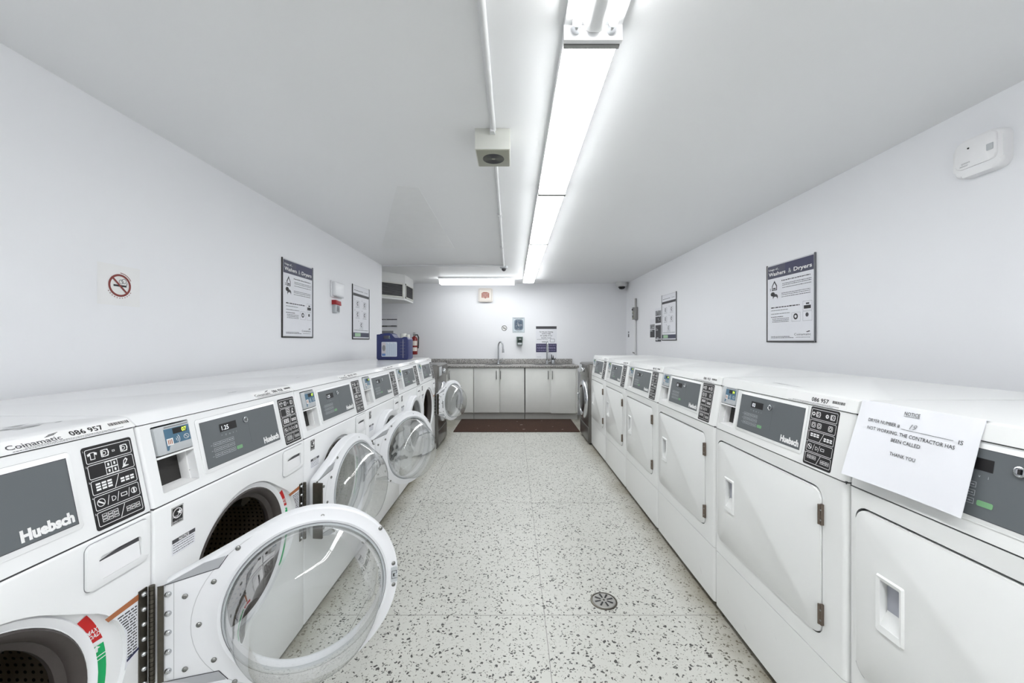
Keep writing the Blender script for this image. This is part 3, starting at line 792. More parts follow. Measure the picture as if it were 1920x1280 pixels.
def dryer_handle():
    b = MB()
    # pocket: dark inner wall that slopes out to the bottom, with a raised lip round it
    o = rrect(.088, .492, .158, .634, .004); i = rrect(.100, .512, .148, .622, .002)
    vs = [(x, y, .004) for x, y in o] + [(x + (.003 if x < .12 else -.003), y + (.004 if y < .56 else -.003), .0095) for x, y in o] + [(x, y, .007) for x, y in i] + [(x, y, -.008) for x, y in i]
    n = len(o); fs = []
    for k in range(3):
        fs += [(k * n + j, k * n + (j + 1) % n, (k + 1) * n + (j + 1) % n, (k + 1) * n + j) for j in range(n)]
    b.add(vs, fs, DRYW, M=F0)
    b.add([(.100, .512, .006), (.148, .512, .006), (.148, .548, -.0115), (.100, .548, -.0115), (.148, .622, -.0115), (.100, .622, -.0115)], [(0, 1, 2, 3)], DRYW, M=F0)
    b.add([(.100, .548, -.0115), (.148, .548, -.0115), (.148, .622, -.0115), (.100, .622, -.0115)], [(0, 1, 2, 3)], mat('pull_insert', (176, 178, 188), .35), M=F0)
    return b.mesh('door_handle')
def dryer_hinge(z0):
    b = MB(M=F0); b.box(.6105, z0, .0, .6185, z0 + .062, .009, BRON, .0015)
    b.cyl((.610, z0 + .002, .009), (.610, z0 + .060, .009), .004, BRON, n=10)
    for k in (.015, .045): b.lathe([(.003, .009), (.0025, .0105), (0, .011)], STEEL, 8, M=F0 @ Matrix.Translation((.6155, z0 + k, 0)))
    return b.mesh('hinge')
DM = dict(cab=dryer_cabinet(), kick=kick_mesh(), door=dryer_door(), han=dryer_handle(), h1=dryer_hinge(.670), h2=dryer_hinge(.376),
          con=console_mesh(DS), bay=payment_bay(DS), rd=reader_mesh(DS, '04'), dis=display_mesh(DS, '03'), ins=instr_mesh(DS, 'd'))
def make_dryer(label, yfar, number, scuffs, seed):
    t = thing('tumble_dryer', label, 'dryer', (AR, yfar, 0), -PI / 2, 'row of coin dryers along the right wall')
    P = lambda n, k, lab=None: link(n, DM[k], t, lab)
    P('cabinet', 'cab'); P('kick_panel', 'kick'); d = P('door', 'door'); link('door_handle', DM['han'], d)
    link('hinge', DM['h1'], d, 'brown metal hinge'); link('hinge', DM['h2'], d, 'brown metal hinge')
    con = P('control_console', 'con'); link('seam_shade', DS.seam, con); link('payment_bay', DM['bay'], con); link('card_reader', DM['rd'], con, 'grey card reader with a blue face')
    link('display_panel', DM['dis'], con, 'slate grey display panel with white lettering'); link('instruction_label', DM['ins'], con, 'black pictogram instruction label')
    link('lid', lid_mesh(DS, number, scuffs, seed), t)
    for x in (.06, DS.W - .06):
        for y in (.07, D_ - .06):
            f = link('foot', FOOT, t, loc=(x, y, 0)); f.scale = (1, 1, 1.3)
    return t
YR = .367; PR = .699
DL = ['nearest white dryer in the right row, paper notice taped over its controls',
      'second white dryer in the right row, just left of the taped paper notice',
      'third white dryer in the right row, below the large framed sign on the right wall',
      'fourth white dryer in the right row, counted from the taped notice',
      'fifth white dryer in the right row, next to last before the graphite machine',
      'farthest white dryer in the right row, touching the graphite machine']
scR = {0: [(.42, .14, .2, .022)], 1: [(.22, .10, .22, .010)]}
for i in range(6):
    make_dryer(DL[i], YR + PR * (i + 1) - .0025, (None, '086 957', '086 955', '086 952', '086 956', '086 951')[i], scR.get(i, ()), 80 + i)

# -- graphite home washers at the far ends of both rows
def home_washer(label, loc, rz, W):
    t = thing('front_load_washer', label, 'washing machine', loc, rz)
    H = .945; b = MB(); b.box(0, .0, .015, W, .60, H, GRAPH, .012, 3); b.build('cabinet', t)
    b = MB(); b.box(.004, -.012, .79, W - .004, .02, H - .01, GRAPH, .006, 2)
    b.rect(.20, .835, W - .20, .885, .0124, GRAPHD, M=F0)
    b.lathe([(.030, .012), (.030, .030), (.026, .036), (0, .036)], CHROME, 24, M=F0 @ Matrix.Translation((W * .5, .86, 0)))
    b.prism(rrect(.02, .82, .16, .92, .008), .012, .016, PLG, .002, M=F0)
    b.build('control_panel', t)
    c = frame((W / 2, 0, .50), (1, 0, 0), (0, 0, 1)); r = min(.225, W * .43)
    b = MB(M=c); b.lathe([(r + .012, 0), (r + .012, .012), (r, .030), (r - .025, .040), (r - .05, .034), (r - .06, .018)], CHROME, 48); d = b.build('door_ring', t, 'chrome porthole ring')
    b = MB(M=c); b.lathe([(r - .06, .02), (r - .08, .034), (r * .3, .044), (0, .046)], GRAPHD, 48); b.build('door_window', t, 'dark porthole window')
    b = MB(M=c); b.prism(rrect(-r - .006, -.05, -r + .035, .05, .01), .03, .052, CHROME, .006, M=c); b.build('door_handle', t)
    b = MB(); b.box(.01, .015, 0, W - .01, .55, .05, GRAPHD, .005); b.build('base', t)
    b = MB(); b.box(.004, -.006, .03, W - .004, .01, .20, GRAPH, .005); b.build('toe_panel', t)
    return t
home_washer('graphite washer at the far end of the left row, behind an open door bowl', (-.845, 4.385, 0), PI / 2, .57)
home_washer('graphite front-load machine with round steel door at the far end of the right row', (.885, 5.12, 0), -PI / 2, .545)

# ---------------------------------------------------------------- paper notice taped on the nearest dryer
def notice_sheet():
    W_, H_ = .279, .216; x_edge = AR + DS.lean + .005; z_top = DS.ht
    P = [(x_edge + .010, z_top + .0016), (x_edge + .001, z_top + .0016), (x_edge - .012, DS.hs + .002), (x_edge - .064, .858)]
    def mp(p):
        u, v, w_ = p      # u 0..W left to right (towards the camera), v 0..H up
        q = H_ - v; a = 0
        y = 1.061 - u - .010 * (q / H_) * (1 - u / W_)
        for k in range(3):
            d = math.dist(P[k], P[k + 1])
            if q <= d or k == 2: break
            q -= d
        f = q / d; x = P[k][0] + (P[k + 1][0] - P[k][0]) * f; z = P[k][1] + (P[k + 1][1] - P[k][1]) * f
        nx, nz = (0, 1) if k == 0 else (-.97, .2)
        if k == 2: x += .014 * f * (u / W_) + .006 * math.sin(PI * u / W_) * f
        return (x + nx * w_, y, z + nz * w_)
    b = MB(); n, m = 14, 22
    for side, m_ in ((0, PAPER), (-.0006, PAPER)):
        vs = [(W_ * i / n, H_ * j / m, side) for j in range(m + 1) for i in range(n + 1)]
        fs = [(j * (n + 1) + i, j * (n + 1) + i + 1, (j + 1) * (n + 1) + i + 1, (j + 1) * (n + 1) + i) for j in range(m) for i in range(n)]
        b.add(vs, fs, m_, M=mp)
    w_ = .0012; T = lambda s, u, v, h, al='C', wd=None: b.text(s, u, v, h, w_, BLACK, al, width=wd, M=mp)
    T('NOTICE', .138, .187, .0090, 'C', .036); b.rect(.120, .1845, .156, .1853, w_, BLACK, M=mp)
    T('DRYER NUMBER #', .034, .1545, .0090, 'L', .083); b.rect(.121, .152, .234, .1528, w_, BLACK, M=mp); T('IS', .244, .1475, .0090, 'L', .0085)
    b.text('19', .148, .156, .013, w_, MGREY, 'C', shear=.4, M=mp)
    T('NOT WORKING. THE CONTRACTOR HAS', .138, .134, .0090, 'C', .203)
    T('BEEN CALLED', .138, .1165, .0090, 'C', .068)
    T('THANK YOU', .138, .083, .0090, 'C', .060)
    b.build('paper_notice', None, 'white letter sheet reading NOTICE hanging over the nearest dryer controls', cat='notice', sm=60)
notice_sheet()

# ---------------------------------------------------------------- wall signs
def wall_thing(name, label, cat, side, a, z, group=None):
    """root on a wall, local X to the viewer's right, local -Y out of the wall; a = world y of the left edge (x on the back wall)"""
    if side == 'L': return thing(name, label, cat, (XL, a, z), PI / 2, group)
    if side == 'R': return thing(name, label, cat, (XR, a, z), -PI / 2, group)
    return thing(name, label, cat, (a, YB, z), 0, group)
def sign_frame(W, H, t):
    b = MB(M=F0); b.box(0, 0, 0.0005, W, H, .006, mat('sign_backing', (205, 206, 210), .5))
    b.box(-.004, -.006, .0, .003, H + .004, .009, DARK, .0015); b.box(W - .004, -.006, .0, W + .004, H + .004, .011, mat('holder_grey', (110, 112, 116), .4), .002)
    b.box(-.004, -.007, .0, W + .004, .002, .010, DARK, .0015)
    b.build('sign_holder', t, 'dark edged sign holder')
def usage_sign(label, side, a, z, W, H):
    t = wall_thing('usage_sign', label, 'sign', side, a, z, None); sign_frame(W, H, t)
    b = MB(M=F0); e = .007; k = .0004
    b.rect(.010, .008, W - .010, H - .008, e, PAPER)
    b.rect(.010, H * .82, W - .010, H - .008, e + k, NAVYG); b.rect(W * .42, H * .88, W - .010, H - .008, e + k * 2, NAVY)
    b.text('Usage of...', .022, H * .925, H * .026, e + 3 * k, WHT, width=W * .24, bold=.01)
    b.text('Washers', .022, H * .855, H * .048, e + 3 * k, WHT, width=W * .38, bold=.02)
    b.text('&', W * .52, H * .85, H * .06, e + 3 * k, PLG, 'C'); b.text('Dryers', W - .022, H * .855, H * .048, e + 3 * k, WHT, 'R', width=W * .35, bold=.02)
    # bottle and hand pictures
    b.poly([(W * .12, H * .66), (W * .24, H * .66), (W * .24, H * .72), (W * .18, H * .79), (W * .12, H * .72)], e + k, DGREY)
    b.poly([(W * .14, H * .67), (W * .22, H * .67), (W * .22, H * .715), (W * .18, H * .76), (W * .14, H * .715)], e + 2 * k, PAPER)
    b.rect(W * .15, H * .675, W * .21, H * .695, e + 3 * k, DGREY)
    b.text('2', W * .085, H * .665, H * .03, e + k, BLACK, 'C', bold=.03)
    b.poly(circ(W * .14, H * .615, W * .05, 12, ry=H * .028), e + k, BLACK); b.poly(circ(W * .20, H * .575, W * .06, 14, ry=H * .04), e + k, DGREY)
    b.poly(circ(W * .20, H * .555, W * .045, 14, ry=H * .025), e + 2 * k, PAPER)
    sc = lambda u0, u1, v, h, s_, m=DGREY: b.scribble(W * u0, W * u1, H * v, H * h, e + k, m, seed=s_)
    sc(.34, .92, .765, .012, 1, BLACK)
    for j, v in enumerate((.725, .705, .675)): sc(.36, .94, v, .008, 10 + j)
    for j, v in enumerate((.605, .585, .560)): sc(.34, .92, v, .008, 20 + j)
    sc(.10, .72, .430, .014, 2, BLACK); sc(.10, .48, .395, .008, 31); sc(.10, .52, .350, .008, 32); sc(.10, .38, .310, .009, 33, BLACK)
    for j, v in enumerate((.285, .265, .245)): sc(.13, .50, v, .008, 40 + j)
    for (u, v, s_) in ((.56, .24, 1), (.78, .24, 1), (.78, .36, 1)):
        b.frame_line(W * u, H * v, W * (u + .17), H * (v + .11), .001, e + k, DGREY)
    b.poly(circ(W * .64, H * .30, W * .045, 14), e + 2 * k, BLACK); b.poly(circ(W * .64, H * .30, W * .022, 14), e + 3 * k, PAPER)
    b.poly(circ(W * .86, H * .31, W * .03, 12), e + 2 * k, DGREY); b.rect(W * .80, H * .38, W * .93, H * .42, e + 2 * k, BLACK); b.rect(W * .84, H * .43, W * .90, H * .45, e + 2 * k, DGREY)
    b.text('Coinamatic', W * .93, H * .07, H * .028, e + k, BLACK, 'R', width=W * .32); b.poly([(W * .86, H * .105), (W * .92, H * .115), (W * .90, H * .125), (W * .84, H * .112)], e + k, DGREY)
    sc(.10, .52, .055, .008, 50); sc(.10, .60, .040, .008, 51); sc(.64, .92, .045, .006, 52)
    b.build('printed_sheet', t, sm=0)
usage_sign('framed washers and dryers usage sign on the left wall', 'L', 2.765, 1.245, .416, .560)
usage_sign('large framed washers and dryers usage sign on the right wall', 'R', 2.861, 1.212, .454, .545)
def picto_sign(label, side, a, z, W, H):
    t = wall_thing('instruction_sign', label, 'sign', side, a, z); sign_frame(W, H, t)
    b = MB(M=F0); e = .007; k = .0004
    b.rect(.012, .008, W - .012, H - .006, e, PAPER); b.rect(.012, H * .80, W - .012, H * .85, e + k, DGREY)
    b.scribble(W * .08, W * .60, H * .90, H * .012, e + k, DGREY, seed=9); b.text('Coinamatic', W * .9, H * .90, H * .02, e + k, DGREY, 'R', width=W * .22)
    for (u, v) in ((.28, .66), (.70, .66), (.28, .46), (.70, .46), (.5, .26)):
        b.text('12345'[((.28, .66), (.70, .66), (.28, .46), (.70, .46), (.5, .26)).index((u, v))], W * (u - .17), H * (v + .06), H * .025, e + k, BLACK, bold=.02)
        b.frame_line(W * (u - .08), H * (v - .05), W * (u + .10), H * (v + .05), .0025, e + k, DGREY, .01)
        b.poly(circ(W * u, H * v, W * .045, 12), e + 2 * k, DGREY); b.poly(circ(W * u + .004, H * v, W * .025, 12), e + 3 * k, PAPER)
        b.scribble(W * (u - .12), W * (u + .12), H * (v - .075), H * .008, e + k, MGREY, seed=int(v * 100))
    b.scribble(W * .08, W * .92, H * .155, H * .010, e + k, DGREY, seed=4)
    b.rect(.012, H * .03, W - .012, H * .115, e + k, NAVYG); b.rect(W * .12, H * .04, W * .45, H * .105, e + 2 * k, mat('pale_green_print', (170, 204, 170), .5))
    b.build('printed_sheet', t, sm=0)
picto_sign('framed picture instruction sign on the left wall near its far corner', 'L', 3.975, 1.240, .455, .555)
picto_sign('framed picture instruction sign far along the right wall above the dryers', 'R', 4.885, 1.230, .430, .550)

def no_smoking(name, label, side, a, z, r, colr, patch):
    t = wall_thing(name, label, 'sign', side, a, z); b = MB(M=F0)
    if patch: b.rect(-patch, -patch * .95, patch, patch * .95, .0006, mat('clear_sticker_backing', (237, 237, 237), .45)); b.build('backing', t, sm=0); b = MB(M=F0)
    b.poly(circ(0, 0, r * .99, 40), .0008, mat('sign_white', (232, 232, 230), .5))
    b.rect(-r * .55, -r * .10, r * .60, r * .06, .0012, BLACK)
    if patch:
        b.ring(circ(r * .12, r * .34, r * .20, 16), circ(r * .12, r * .34, r * .16, 16), .0012, DGREY); b.ring(circ(r * .38, r * .42, r * .22, 16), circ(r * .38, r * .42, r * .18, 16), .0012, DGREY)
        b.line((r * .6, .06 * r), (r * .66, r * .3), r * .05, .0012, DGREY)
    b.ring(circ(0, 0, r, 40), circ(0, 0, r * .82, 40), .0016, colr)
    b.line((-r * .62, r * .62), (r * .62, -r * .62), r * .16, .0018, colr)
    if patch:
        for k in range(22):
            t_ = rad(30 + k * 5.5) if k < 11 else rad(210 + (k - 11) * 12)
            c_ = Vector((math.cos(t_), math.sin(t_))) * r * 1.12; n_ = Vector((-c_.y, c_.x)).normalized() * r * .05
            b.line(c_ - n_, c_ + n_, r * .06, .0012, colr)
    b.build('printed_symbol', t, sm=0)
no_smoking('no_smoking_sign', 'round red no smoking sticker on the left wall', 'L', 1.627, 1.443, .047, mat('no_smoking_red', (130, 52, 46), .5), .088)
no_smoking('no_smoking_sign', 'small round black no smoking sticker on the back wall above the sink', 'B', (945.5 - 962) * YB / F, CAMH + 25 * YB / F, .045, DGREY, 0)

# white alarm case and red key unit on the left wall
t = wall_thing('wall_alarm_box', 'white plastic alarm case on the left wall between the two framed signs', 'alarm', 'L', 3.50, 1.612)
b = MB(M=F0); b.box(0, 0, 0, .215, .150, .014, ENAM2, .005); b.build('base_plate', t)
b = MB(M=F0); b.box(.01, .012, .010, .205, .142, .042, ENAM2, .014, 3); b.box(.04, .006, .012, .20, .014, .038, PLG, .003); b.build('cover', t)
t = wall_thing('wall_sensor', 'small grey sensor with a red top on the left wall under the alarm case', 'sensor', 'L', 3.53, 1.474)
b = MB(M=F0); b.box(.01, 0, 0, .095, .075, .032, PLG, .004); b.frame_line(.035, .012, .085, .06, .004, .0335, DGREY); b.rect(.043, .02, .077, .052, .0335, MGREY); b.build('body', t)
b = MB(M=F0); b.prism([(0, .072), (.108, .068), (.098, .106), (.0, .112)], 0, .042, mat('sensor_cap_red', (158, 28, 34), .5), .003, M=F0); b.build('cap', t, 'red cap')
# white siren case at the upper right
t = wall_thing('siren_case', 'white rounded plastic siren case high on the right wall nearest the camera', 'alarm', 'R', 1.622, 1.872)
b = MB(M=F0); b.prism(rrect(0, 0, .166, .150, .035, 6), 0, .040, mat('siren_white', (238, 238, 239), .4), .012, 3, M=F0)
b.prism(rrect(.012, .034, .150, .142, .02, 5), .036, .047, mat('siren_white', (238, 238, 239), .4), .006, 3, M=F0)
b.build('case', t)
b = MB(M=F0); b.lathe([(.0035, .047), (.003, .049), (0, .049)], DARK, 10, M=F0 @ Matrix.Translation((.060, .110, 0))); b.build('indicator', t)
b = MB(M=F0); b.box(.120, .070, .044, .142, .096, .050, PLG, .003); b.build('button', t)
b = MB(M=F0); b.text('system', .035, .052, .008, .0475, MGREY, shear=.3); b.text('sensor', .030, .042, .008, .0475, MGREY, shear=.3); b.build('lettering', t, sm=0)

# ---- right wall far: conduit, control box, papers
t = wall_thing('control_box', 'grey metal control box with conduit on the right wall near the back corner', 'electrical box', 'R', 5.93, 0)
b = MB(M=F0); b.cyl((0.03, 1.725, .018), (.03, 1.86, .018), .014, STEEL, n=12); b.cyl((.03, .70, .018), (.03, 1.55, .018), .012, CONDUIT, n=12); b.box(.018, .86, 0, .115, .875, .03, CONDUIT); b.cyl((.03, 1.03, .02), (-.09, 1.04, .02), .008, DSTEEL, n=8); b.build('conduit', t)
b = MB(M=F0); b.box(0, 1.54, 0, .10, 1.725, .062, STEEL, .005); b.build('housing', t)
b = MB(M=F0); b.box(.02, 1.55, .062, .09, 1.66, .068, OLIVE, .002); b.rect(.03, 1.57, .08, 1.64, .0685, DGREY); b.rect(.04, 1.60, .07, 1.63, .069, PLG); b.box(.02, 1.68, .062, .035, 1.70, .072, BLACK); b.build('face_plate', t)
def paper(label, a, z, W, H, dark, seed, side='R'):
    t = MB(M=F0); t.rect(0, 0, W, H, .0015, PAPER)
    for (v0, v1, m_) in dark: t.rect(.005, H * v0, W - .005, H * v1, .002, m_)
    rr = random.Random(seed)
    for (v0, v1, m_) in dark:
        for k in range(5):
            u = rr.uniform(.01, W * .7); v = H * rr.uniform(v0, v1 - .02); t.rect(u, v, min(W - .01, u + W * rr.uniform(.1, .35)), min(v + H * .05, H * v1), .0024, (PLG, DGREY, MGREY)[k % 3])
    root = wall_thing('wall_notice', label, 'notice', side, a, z, None)
    t.build('printed_sheet', root, sm=0)
paper('dark photo notice on the right wall, leftmost of the sheets beside the framed sign', 5.32, 1.265, .18, .24, ((.0, .42, DGREY), (.46, .72, MGREY)), 1)
paper('upper of two dark stacked sheets on the right wall touching the framed sign', 5.12, 1.44, .20, .20, ((.04, .45, DGREY), (.5, .84, MGREY)), 2)
paper('lower of two dark stacked sheets on the right wall touching the framed sign', 5.12, 1.20, .20, .225, ((.04, .16, DGREY), (.2, .98, DGREY)), 3)
paper('tiny dark label high in the right back corner above the machines', 6.34, 1.275, .07, .11, ((.05, .5, DGREY), (.6, .9, MGREY)), 4)
# small printed notices on the back wall, partly hidden by the left wall end
def bx(px): return (px - 962) * YB / F
def bz(py): return CAMH + (640 - py) * YB / F
paper('white printed notice on the back wall above the blue jug', bx(700), bz(617), (745 - 700) * YB / F, (617 - 589) * YB / F, ((.15, .25, MGREY), (.62, .68, DGREY)), 5, 'B')
paper('grey green printed card on the back wall directly behind the blue jug handle', bx(702), bz(640), (738 - 702) * YB / F, (21) * YB / F, ((.05, .45, mat('teal_grey', (120, 150, 142), .5)), (.5, .95, MGREY)), 6, 'B')

# ---------------------------------------------------------------- back wall items
t = wall_thing('alarm_plate', 'cream wall plate with a brown red emblem high on the back wall', 'alarm', 'B', bx(897.5), bz(566))
Wp = 26 * YB / F; Hp = 25 * YB / F
b = MB(M=F0); b.prism(rrect(0, 0, Wp, Hp, .02), 0, .05, PINKP, .006, M=F0); b.frame_line(.012, .012, Wp - .012, Hp - .012, .003, .0512, MGREY, .012); b.build('plate', t)
b = MB(M=F0); cx, cz = Wp * .5, Hp * .48
b.poly([(cx - .062, cz - .04), (cx - .02, cz - .04), (cx, cz - .055), (cx + .02, cz - .04), (cx + .062, cz - .04), (cx + .062, cz + .035), (cx + .02, cz + .05), (cx - .03, cz + .05), (cx - .062, cz + .035)], .0515, BROWNRED)
for k in range(3): b.scribble(cx - .05, cx + .05, cz - .028 + k * .024, .008, .052, PINKP, seed=70 + k)
b.build('emblem', t, sm=0)
t = wall_thing('framed_poster', 'small pale blue poster with a dark ornament above the soap dispenser', 'poster', 'B', bx(961), bz(623.5))
Wp = 22.5 * YB / F; Hp = 28.5 * YB / F
b = MB(M=F0); b.box(0, 0, 0, Wp, Hp, .004, mat('pale_blue_paper', (205, 216, 222), .5)); b.frame_line(.002, .002, Wp - .002, Hp - .002, .004, .0044, MGREY)
sl = mat('slate_blue_print', (84, 100, 118), .5)
b.poly(rrect(.028, .038, Wp - .022, Hp - .03, .045), .0046, sl); b.frame_line(.036, .046, Wp - .030, Hp - .038, .004, .005, PLG, .038)
rr = random.Random(5)
for k in range(34):
    a = rr.uniform(0, 2 * PI); q = rr.uniform(.0, .055); c_ = Vector((Wp / 2 + q * math.cos(a), Hp / 2 + 1.3 * q * math.sin(a))); d_ = Vector((math.cos(a * 3), math.sin(a * 3))) * .011
    b.line(c_ - d_, c_ + d_, .0035, .0052, PLG)
b.scribble(.02, Wp - .02, Hp - .020, .008, .0046, DGREY, seed=3); b.scribble(.02, Wp - .04, .015, .008, .0046, MGREY, seed=4)
b.build('print', t, sm=0)
t = wall_thing('soap_dispenser', 'dark green and grey soap dispenser on the back wall between the two faucets', 'soap dispenser', 'B', bx(968.5), bz(647))
b = MB(M=F0); Wd = .104; b.prism([(.012, 0), (Wd - .012, 0), (Wd, .14), (0, .14)], 0, .085, mat('dispenser_grey_green', (92, 112, 104), .4), .008, M=F0); b.build('body', t)
b = MB(M=F0); b.prism(rrect(.014, .045, Wd - .014, .132, .006), .084, .093, mat('dispenser_dark', (40, 54, 50), .3), .003, M=F0); b.rect(.035, .095, .075, .105, .0935, PLG); b.build('cover', t)
b = MB(M=F0); b.prism(rrect(.020, .010, Wd - .020, .042, .004), .084, .092, PLG, .003, M=F0); b.build('push_bar', t)
t = wall_thing('printed_notice', 'tall white poster with a purple band behind the right faucet', 'poster', 'B', bx(1004.5), bz(671.5))
Wp = 39.5 * YB / F; Hp = (671.5 - 611) * YB / F; yy = lambda py: (671.5 - py) * YB / F
b = MB(M=F0); b.box(0, 0, 0, Wp, Hp, .003, PAPER); b.rect(.004, yy(616.5), Wp - .004, yy(611.5), .0034, DGREY)
e = .0036
b.text('For the your cleaning', Wp / 2, yy(623), .020, e, BLACK, 'C', width=.22, bold=.02); b.text('and to help', Wp / 2, yy(626.3), .018, e, BLACK, 'C', width=.15, bold=.02)
b.text('the quality of our', Wp / 2, yy(630), .018, e, BLACK, 'C', width=.2, bold=.02); b.text('laundry room', Wp / 2, yy(634), .018, e, BLACK, 'C', width=.16, bold=.02)
b.scribble(.02, .20, yy(636.5), .007, e, MGREY, seed=5); b.rect(.10, yy(641.5), .17, yy(640), e, MGREY); b.frame_line(Wp * .68, yy(641.5), Wp * .90, yy(635), .006, e, MGREY, .006)
b.rect(.004, yy(660), Wp - .004, yy(644), e, mat('purple_band', (58, 54, 88), .5))
for k, v in enumerate((657, 653.5, 651.5, 647.5)): b.scribble(.02, Wp - .02, yy(v), .010, e + .0005, mat('lilac_print', (150, 146, 176), .5), seed=90 + k)
b.text('Coinamatic', .02, yy(669.5), .014, e, MGREY, width=.07)
b.build('sheet', t, sm=0)

# dome camera
b = MB(M=Matrix.Translation((1.762, 6.33, ZC)) @ Matrix.Rotation(PI, 4, 'X'))
t = thing('security_camera', 'white dome security camera on the ceiling in the right back corner', 'camera', (1.762, 6.33, ZC))
b = MB(M=Matrix.Rotation(PI, 4, 'X')); b.lathe([(0, 0), (.092, 0), (.095, .02), (.088, .05), (.07, .064), (.05, .068)], mat('camera_shell', (212, 213, 213), .4), 32); b.build('housing', t)
b = MB(M=Matrix.Rotation(PI, 4, 'X')); b.lathe([(.056, .062), (.052, .085), (.035, .105), (0, .113)], mat('dome_black', (14, 14, 15), .1), 24); b.build('dome', t, 'black glass dome')

# ---------------------------------------------------------------- back counter
CX0, CX1, CYF, CZ = -1.95, (1083 - 962) * 6.0 / F, 5.97, .843
b = MB(); b.box(CX0, CYF, CZ - .035, CX1 + .02, YB - .001, CZ, GRANITE, .006); b.box(CX0, YB - .025, CZ, CX1 - .02, YB - .001, .926, GRANITE, .004)
b.build('countertop', label='grey speckled laminate countertop with backsplash along the back wall', cat='countertop')
px6 = lambda p: (p - 962) * 6.0 / F
doors = [(792, 839.5, None), (840, 887.5, 843), (888.2, 935.6, 931), (937.4, 983.2, 938.6), (984.8, 1031.2, 1027.6), (1033.4, 1080, 1035.4)]
units = [((0, 1), 'left sink cabinet, partly behind the graphite washer'), ((2, 3), 'middle white sink cabinet with a pair of central handles under the left faucet'), ((4, 5), 'right white sink cabinet beside the graphite machine, its right door hanging lower')]
for (ids, lab) in units:
    x0 = px6(doors[ids[0]][0]); x1 = px6(doors[ids[1]][1]) + (.03 if ids[1] == 5 else .002)
    t = thing('sink_cabinet', ('white ' + lab) if not lab.startswith(('middle', 'right')) else lab, 'cabinet', (x0, 6.0, 0), 0, 'row of white cabinets under the back counter')
    W_ = x1 - x0
    b = MB(); b.box(0.001, .02, .112, W_ - .001, YB - 6.0 - .004, CZ - .036, CABW); b.build('body', t)
    b = MB(); b.box(0.001, .056, 0, W_ - .001, .075, .112, mat('toe_kick_grey', (196, 196, 192), .5)); b.build('toe_kick', t)
    for di in ids:
        a0, a1, hx = doors[di]; u0 = px6(a0) - x0 + .002; u1 = px6(a1) - x0 - .002; dz = -.012 if di == 5 else 0
        b = MB(); b.box(u0, -.001, .118 + dz, u1, .018, CZ - .040 + dz * .8, CABW, .003)
        d = b.build('door', t)
        if hx:
            hu = px6(hx) - x0; z0, z1 = .635, .755
            h = MB(); h.tube([(hu, -.001, z0), (hu, -.022, z0 + .003), (hu, -.028, z0 + .012), (hu, -.028, z1 - .012), (hu, -.022, z1 - .003), (hu, -.001, z1)], .006, STEEL, 8); h.build('handle', d, 'brushed steel bar handle')
def sink(label, x0, x1):
    t = thing('sink', label, 'sink', ((x0 + x1) / 2, 6.17, CZ)); a = (x1 - x0) / 2; cy = .115
    b = MB(M=Matrix.Diagonal((1, cy / a, 1, 1))); b.lathe([(a + .012, .001), (a + .010, .005), (a, .006), (a - .008, .002), (a - .02, .0012), (0, .001)], STEEL, 40); b.build('rim', t)
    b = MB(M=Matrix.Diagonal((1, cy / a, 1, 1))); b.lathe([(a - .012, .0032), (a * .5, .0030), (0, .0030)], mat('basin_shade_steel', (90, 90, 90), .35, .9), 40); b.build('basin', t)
sink('oval steel sink set in the counter by the left faucet', (909 - 962) * 6.1 / F, (959 - 962) * 6.1 / F)
sink('oval steel sink set in the counter by the right faucet', (1003 - 962) * 6.1 / F, (1056 - 962) * 6.1 / F)
def faucet(label, px, dx, dy, H=.375):
    x = (px - 962) * 6.32 / F; t = thing('faucet', label, 'faucet', (x, 6.32, CZ + .0015))
    b = MB(); b.lathe([(.0, 0), (.028, 0), (.026, .012), (.020, .018), (.018, .06), (0, .06)], CHROME, 20); b.build('base', t)
    P = [(0, 0, .05), (0, 0, H - .09)]
    for k in range(1, 9):
        a = PI * k / 8; r_ = .045 if True else 0
        P.append((dx * r_ * (1 - math.cos(a)), dy * r_ * (1 - math.cos(a)), H - .09 + .075 * math.sin(a)))
    P.append((dx * .095, dy * .095, H - .135))
    b = MB(); b.tube(P, .0125, CHROME, 12); b.build('spout', t)
    b = MB(); e = P[-1]; b.cyl(e, (e[0] + dx * .004, e[1] + dy * .004, e[2] - .055), .016, CHROME, .018, 14); b.build('spray_head', t)
    b = MB(); b.cyl((.012, 0, .035), (.060, -.01, .045), .009, CHROME, n=10); b.cyl((.060, -.01, .042), (.066, -.012, .095), .007, CHROME, n=10); b.build('lever', t)
faucet('left chrome gooseneck faucet with its spout turned sideways', 934.5, .8, -.35)
faucet('right chrome gooseneck faucet facing forward in front of the purple banded poster', 1025.5, .05, -1)
t = thing('brush_holder', 'small dark dish brush holder beside the right faucet', 'brush holder', ((1037 - 962) * 6.3 / F, 6.33, CZ + .0015))
b = MB(); b.lathe([(0, 0), (.030, 0), (.032, .05), (.028, .07), (0, .07)], CHROME, 20); b.build('cup', t)
b = MB(); b.cyl((-.012, 0, .06), (-.022, 0, .155), .012, BLACK, .006, 10); b.cyl((.008, 0, .06), (.004, 0, .14), .012, BLACK, .005, 10); b.cyl((.02, 0, .06), (.042, 0, .10), .008, BLACK, .004, 8); b.build('brushes', t)
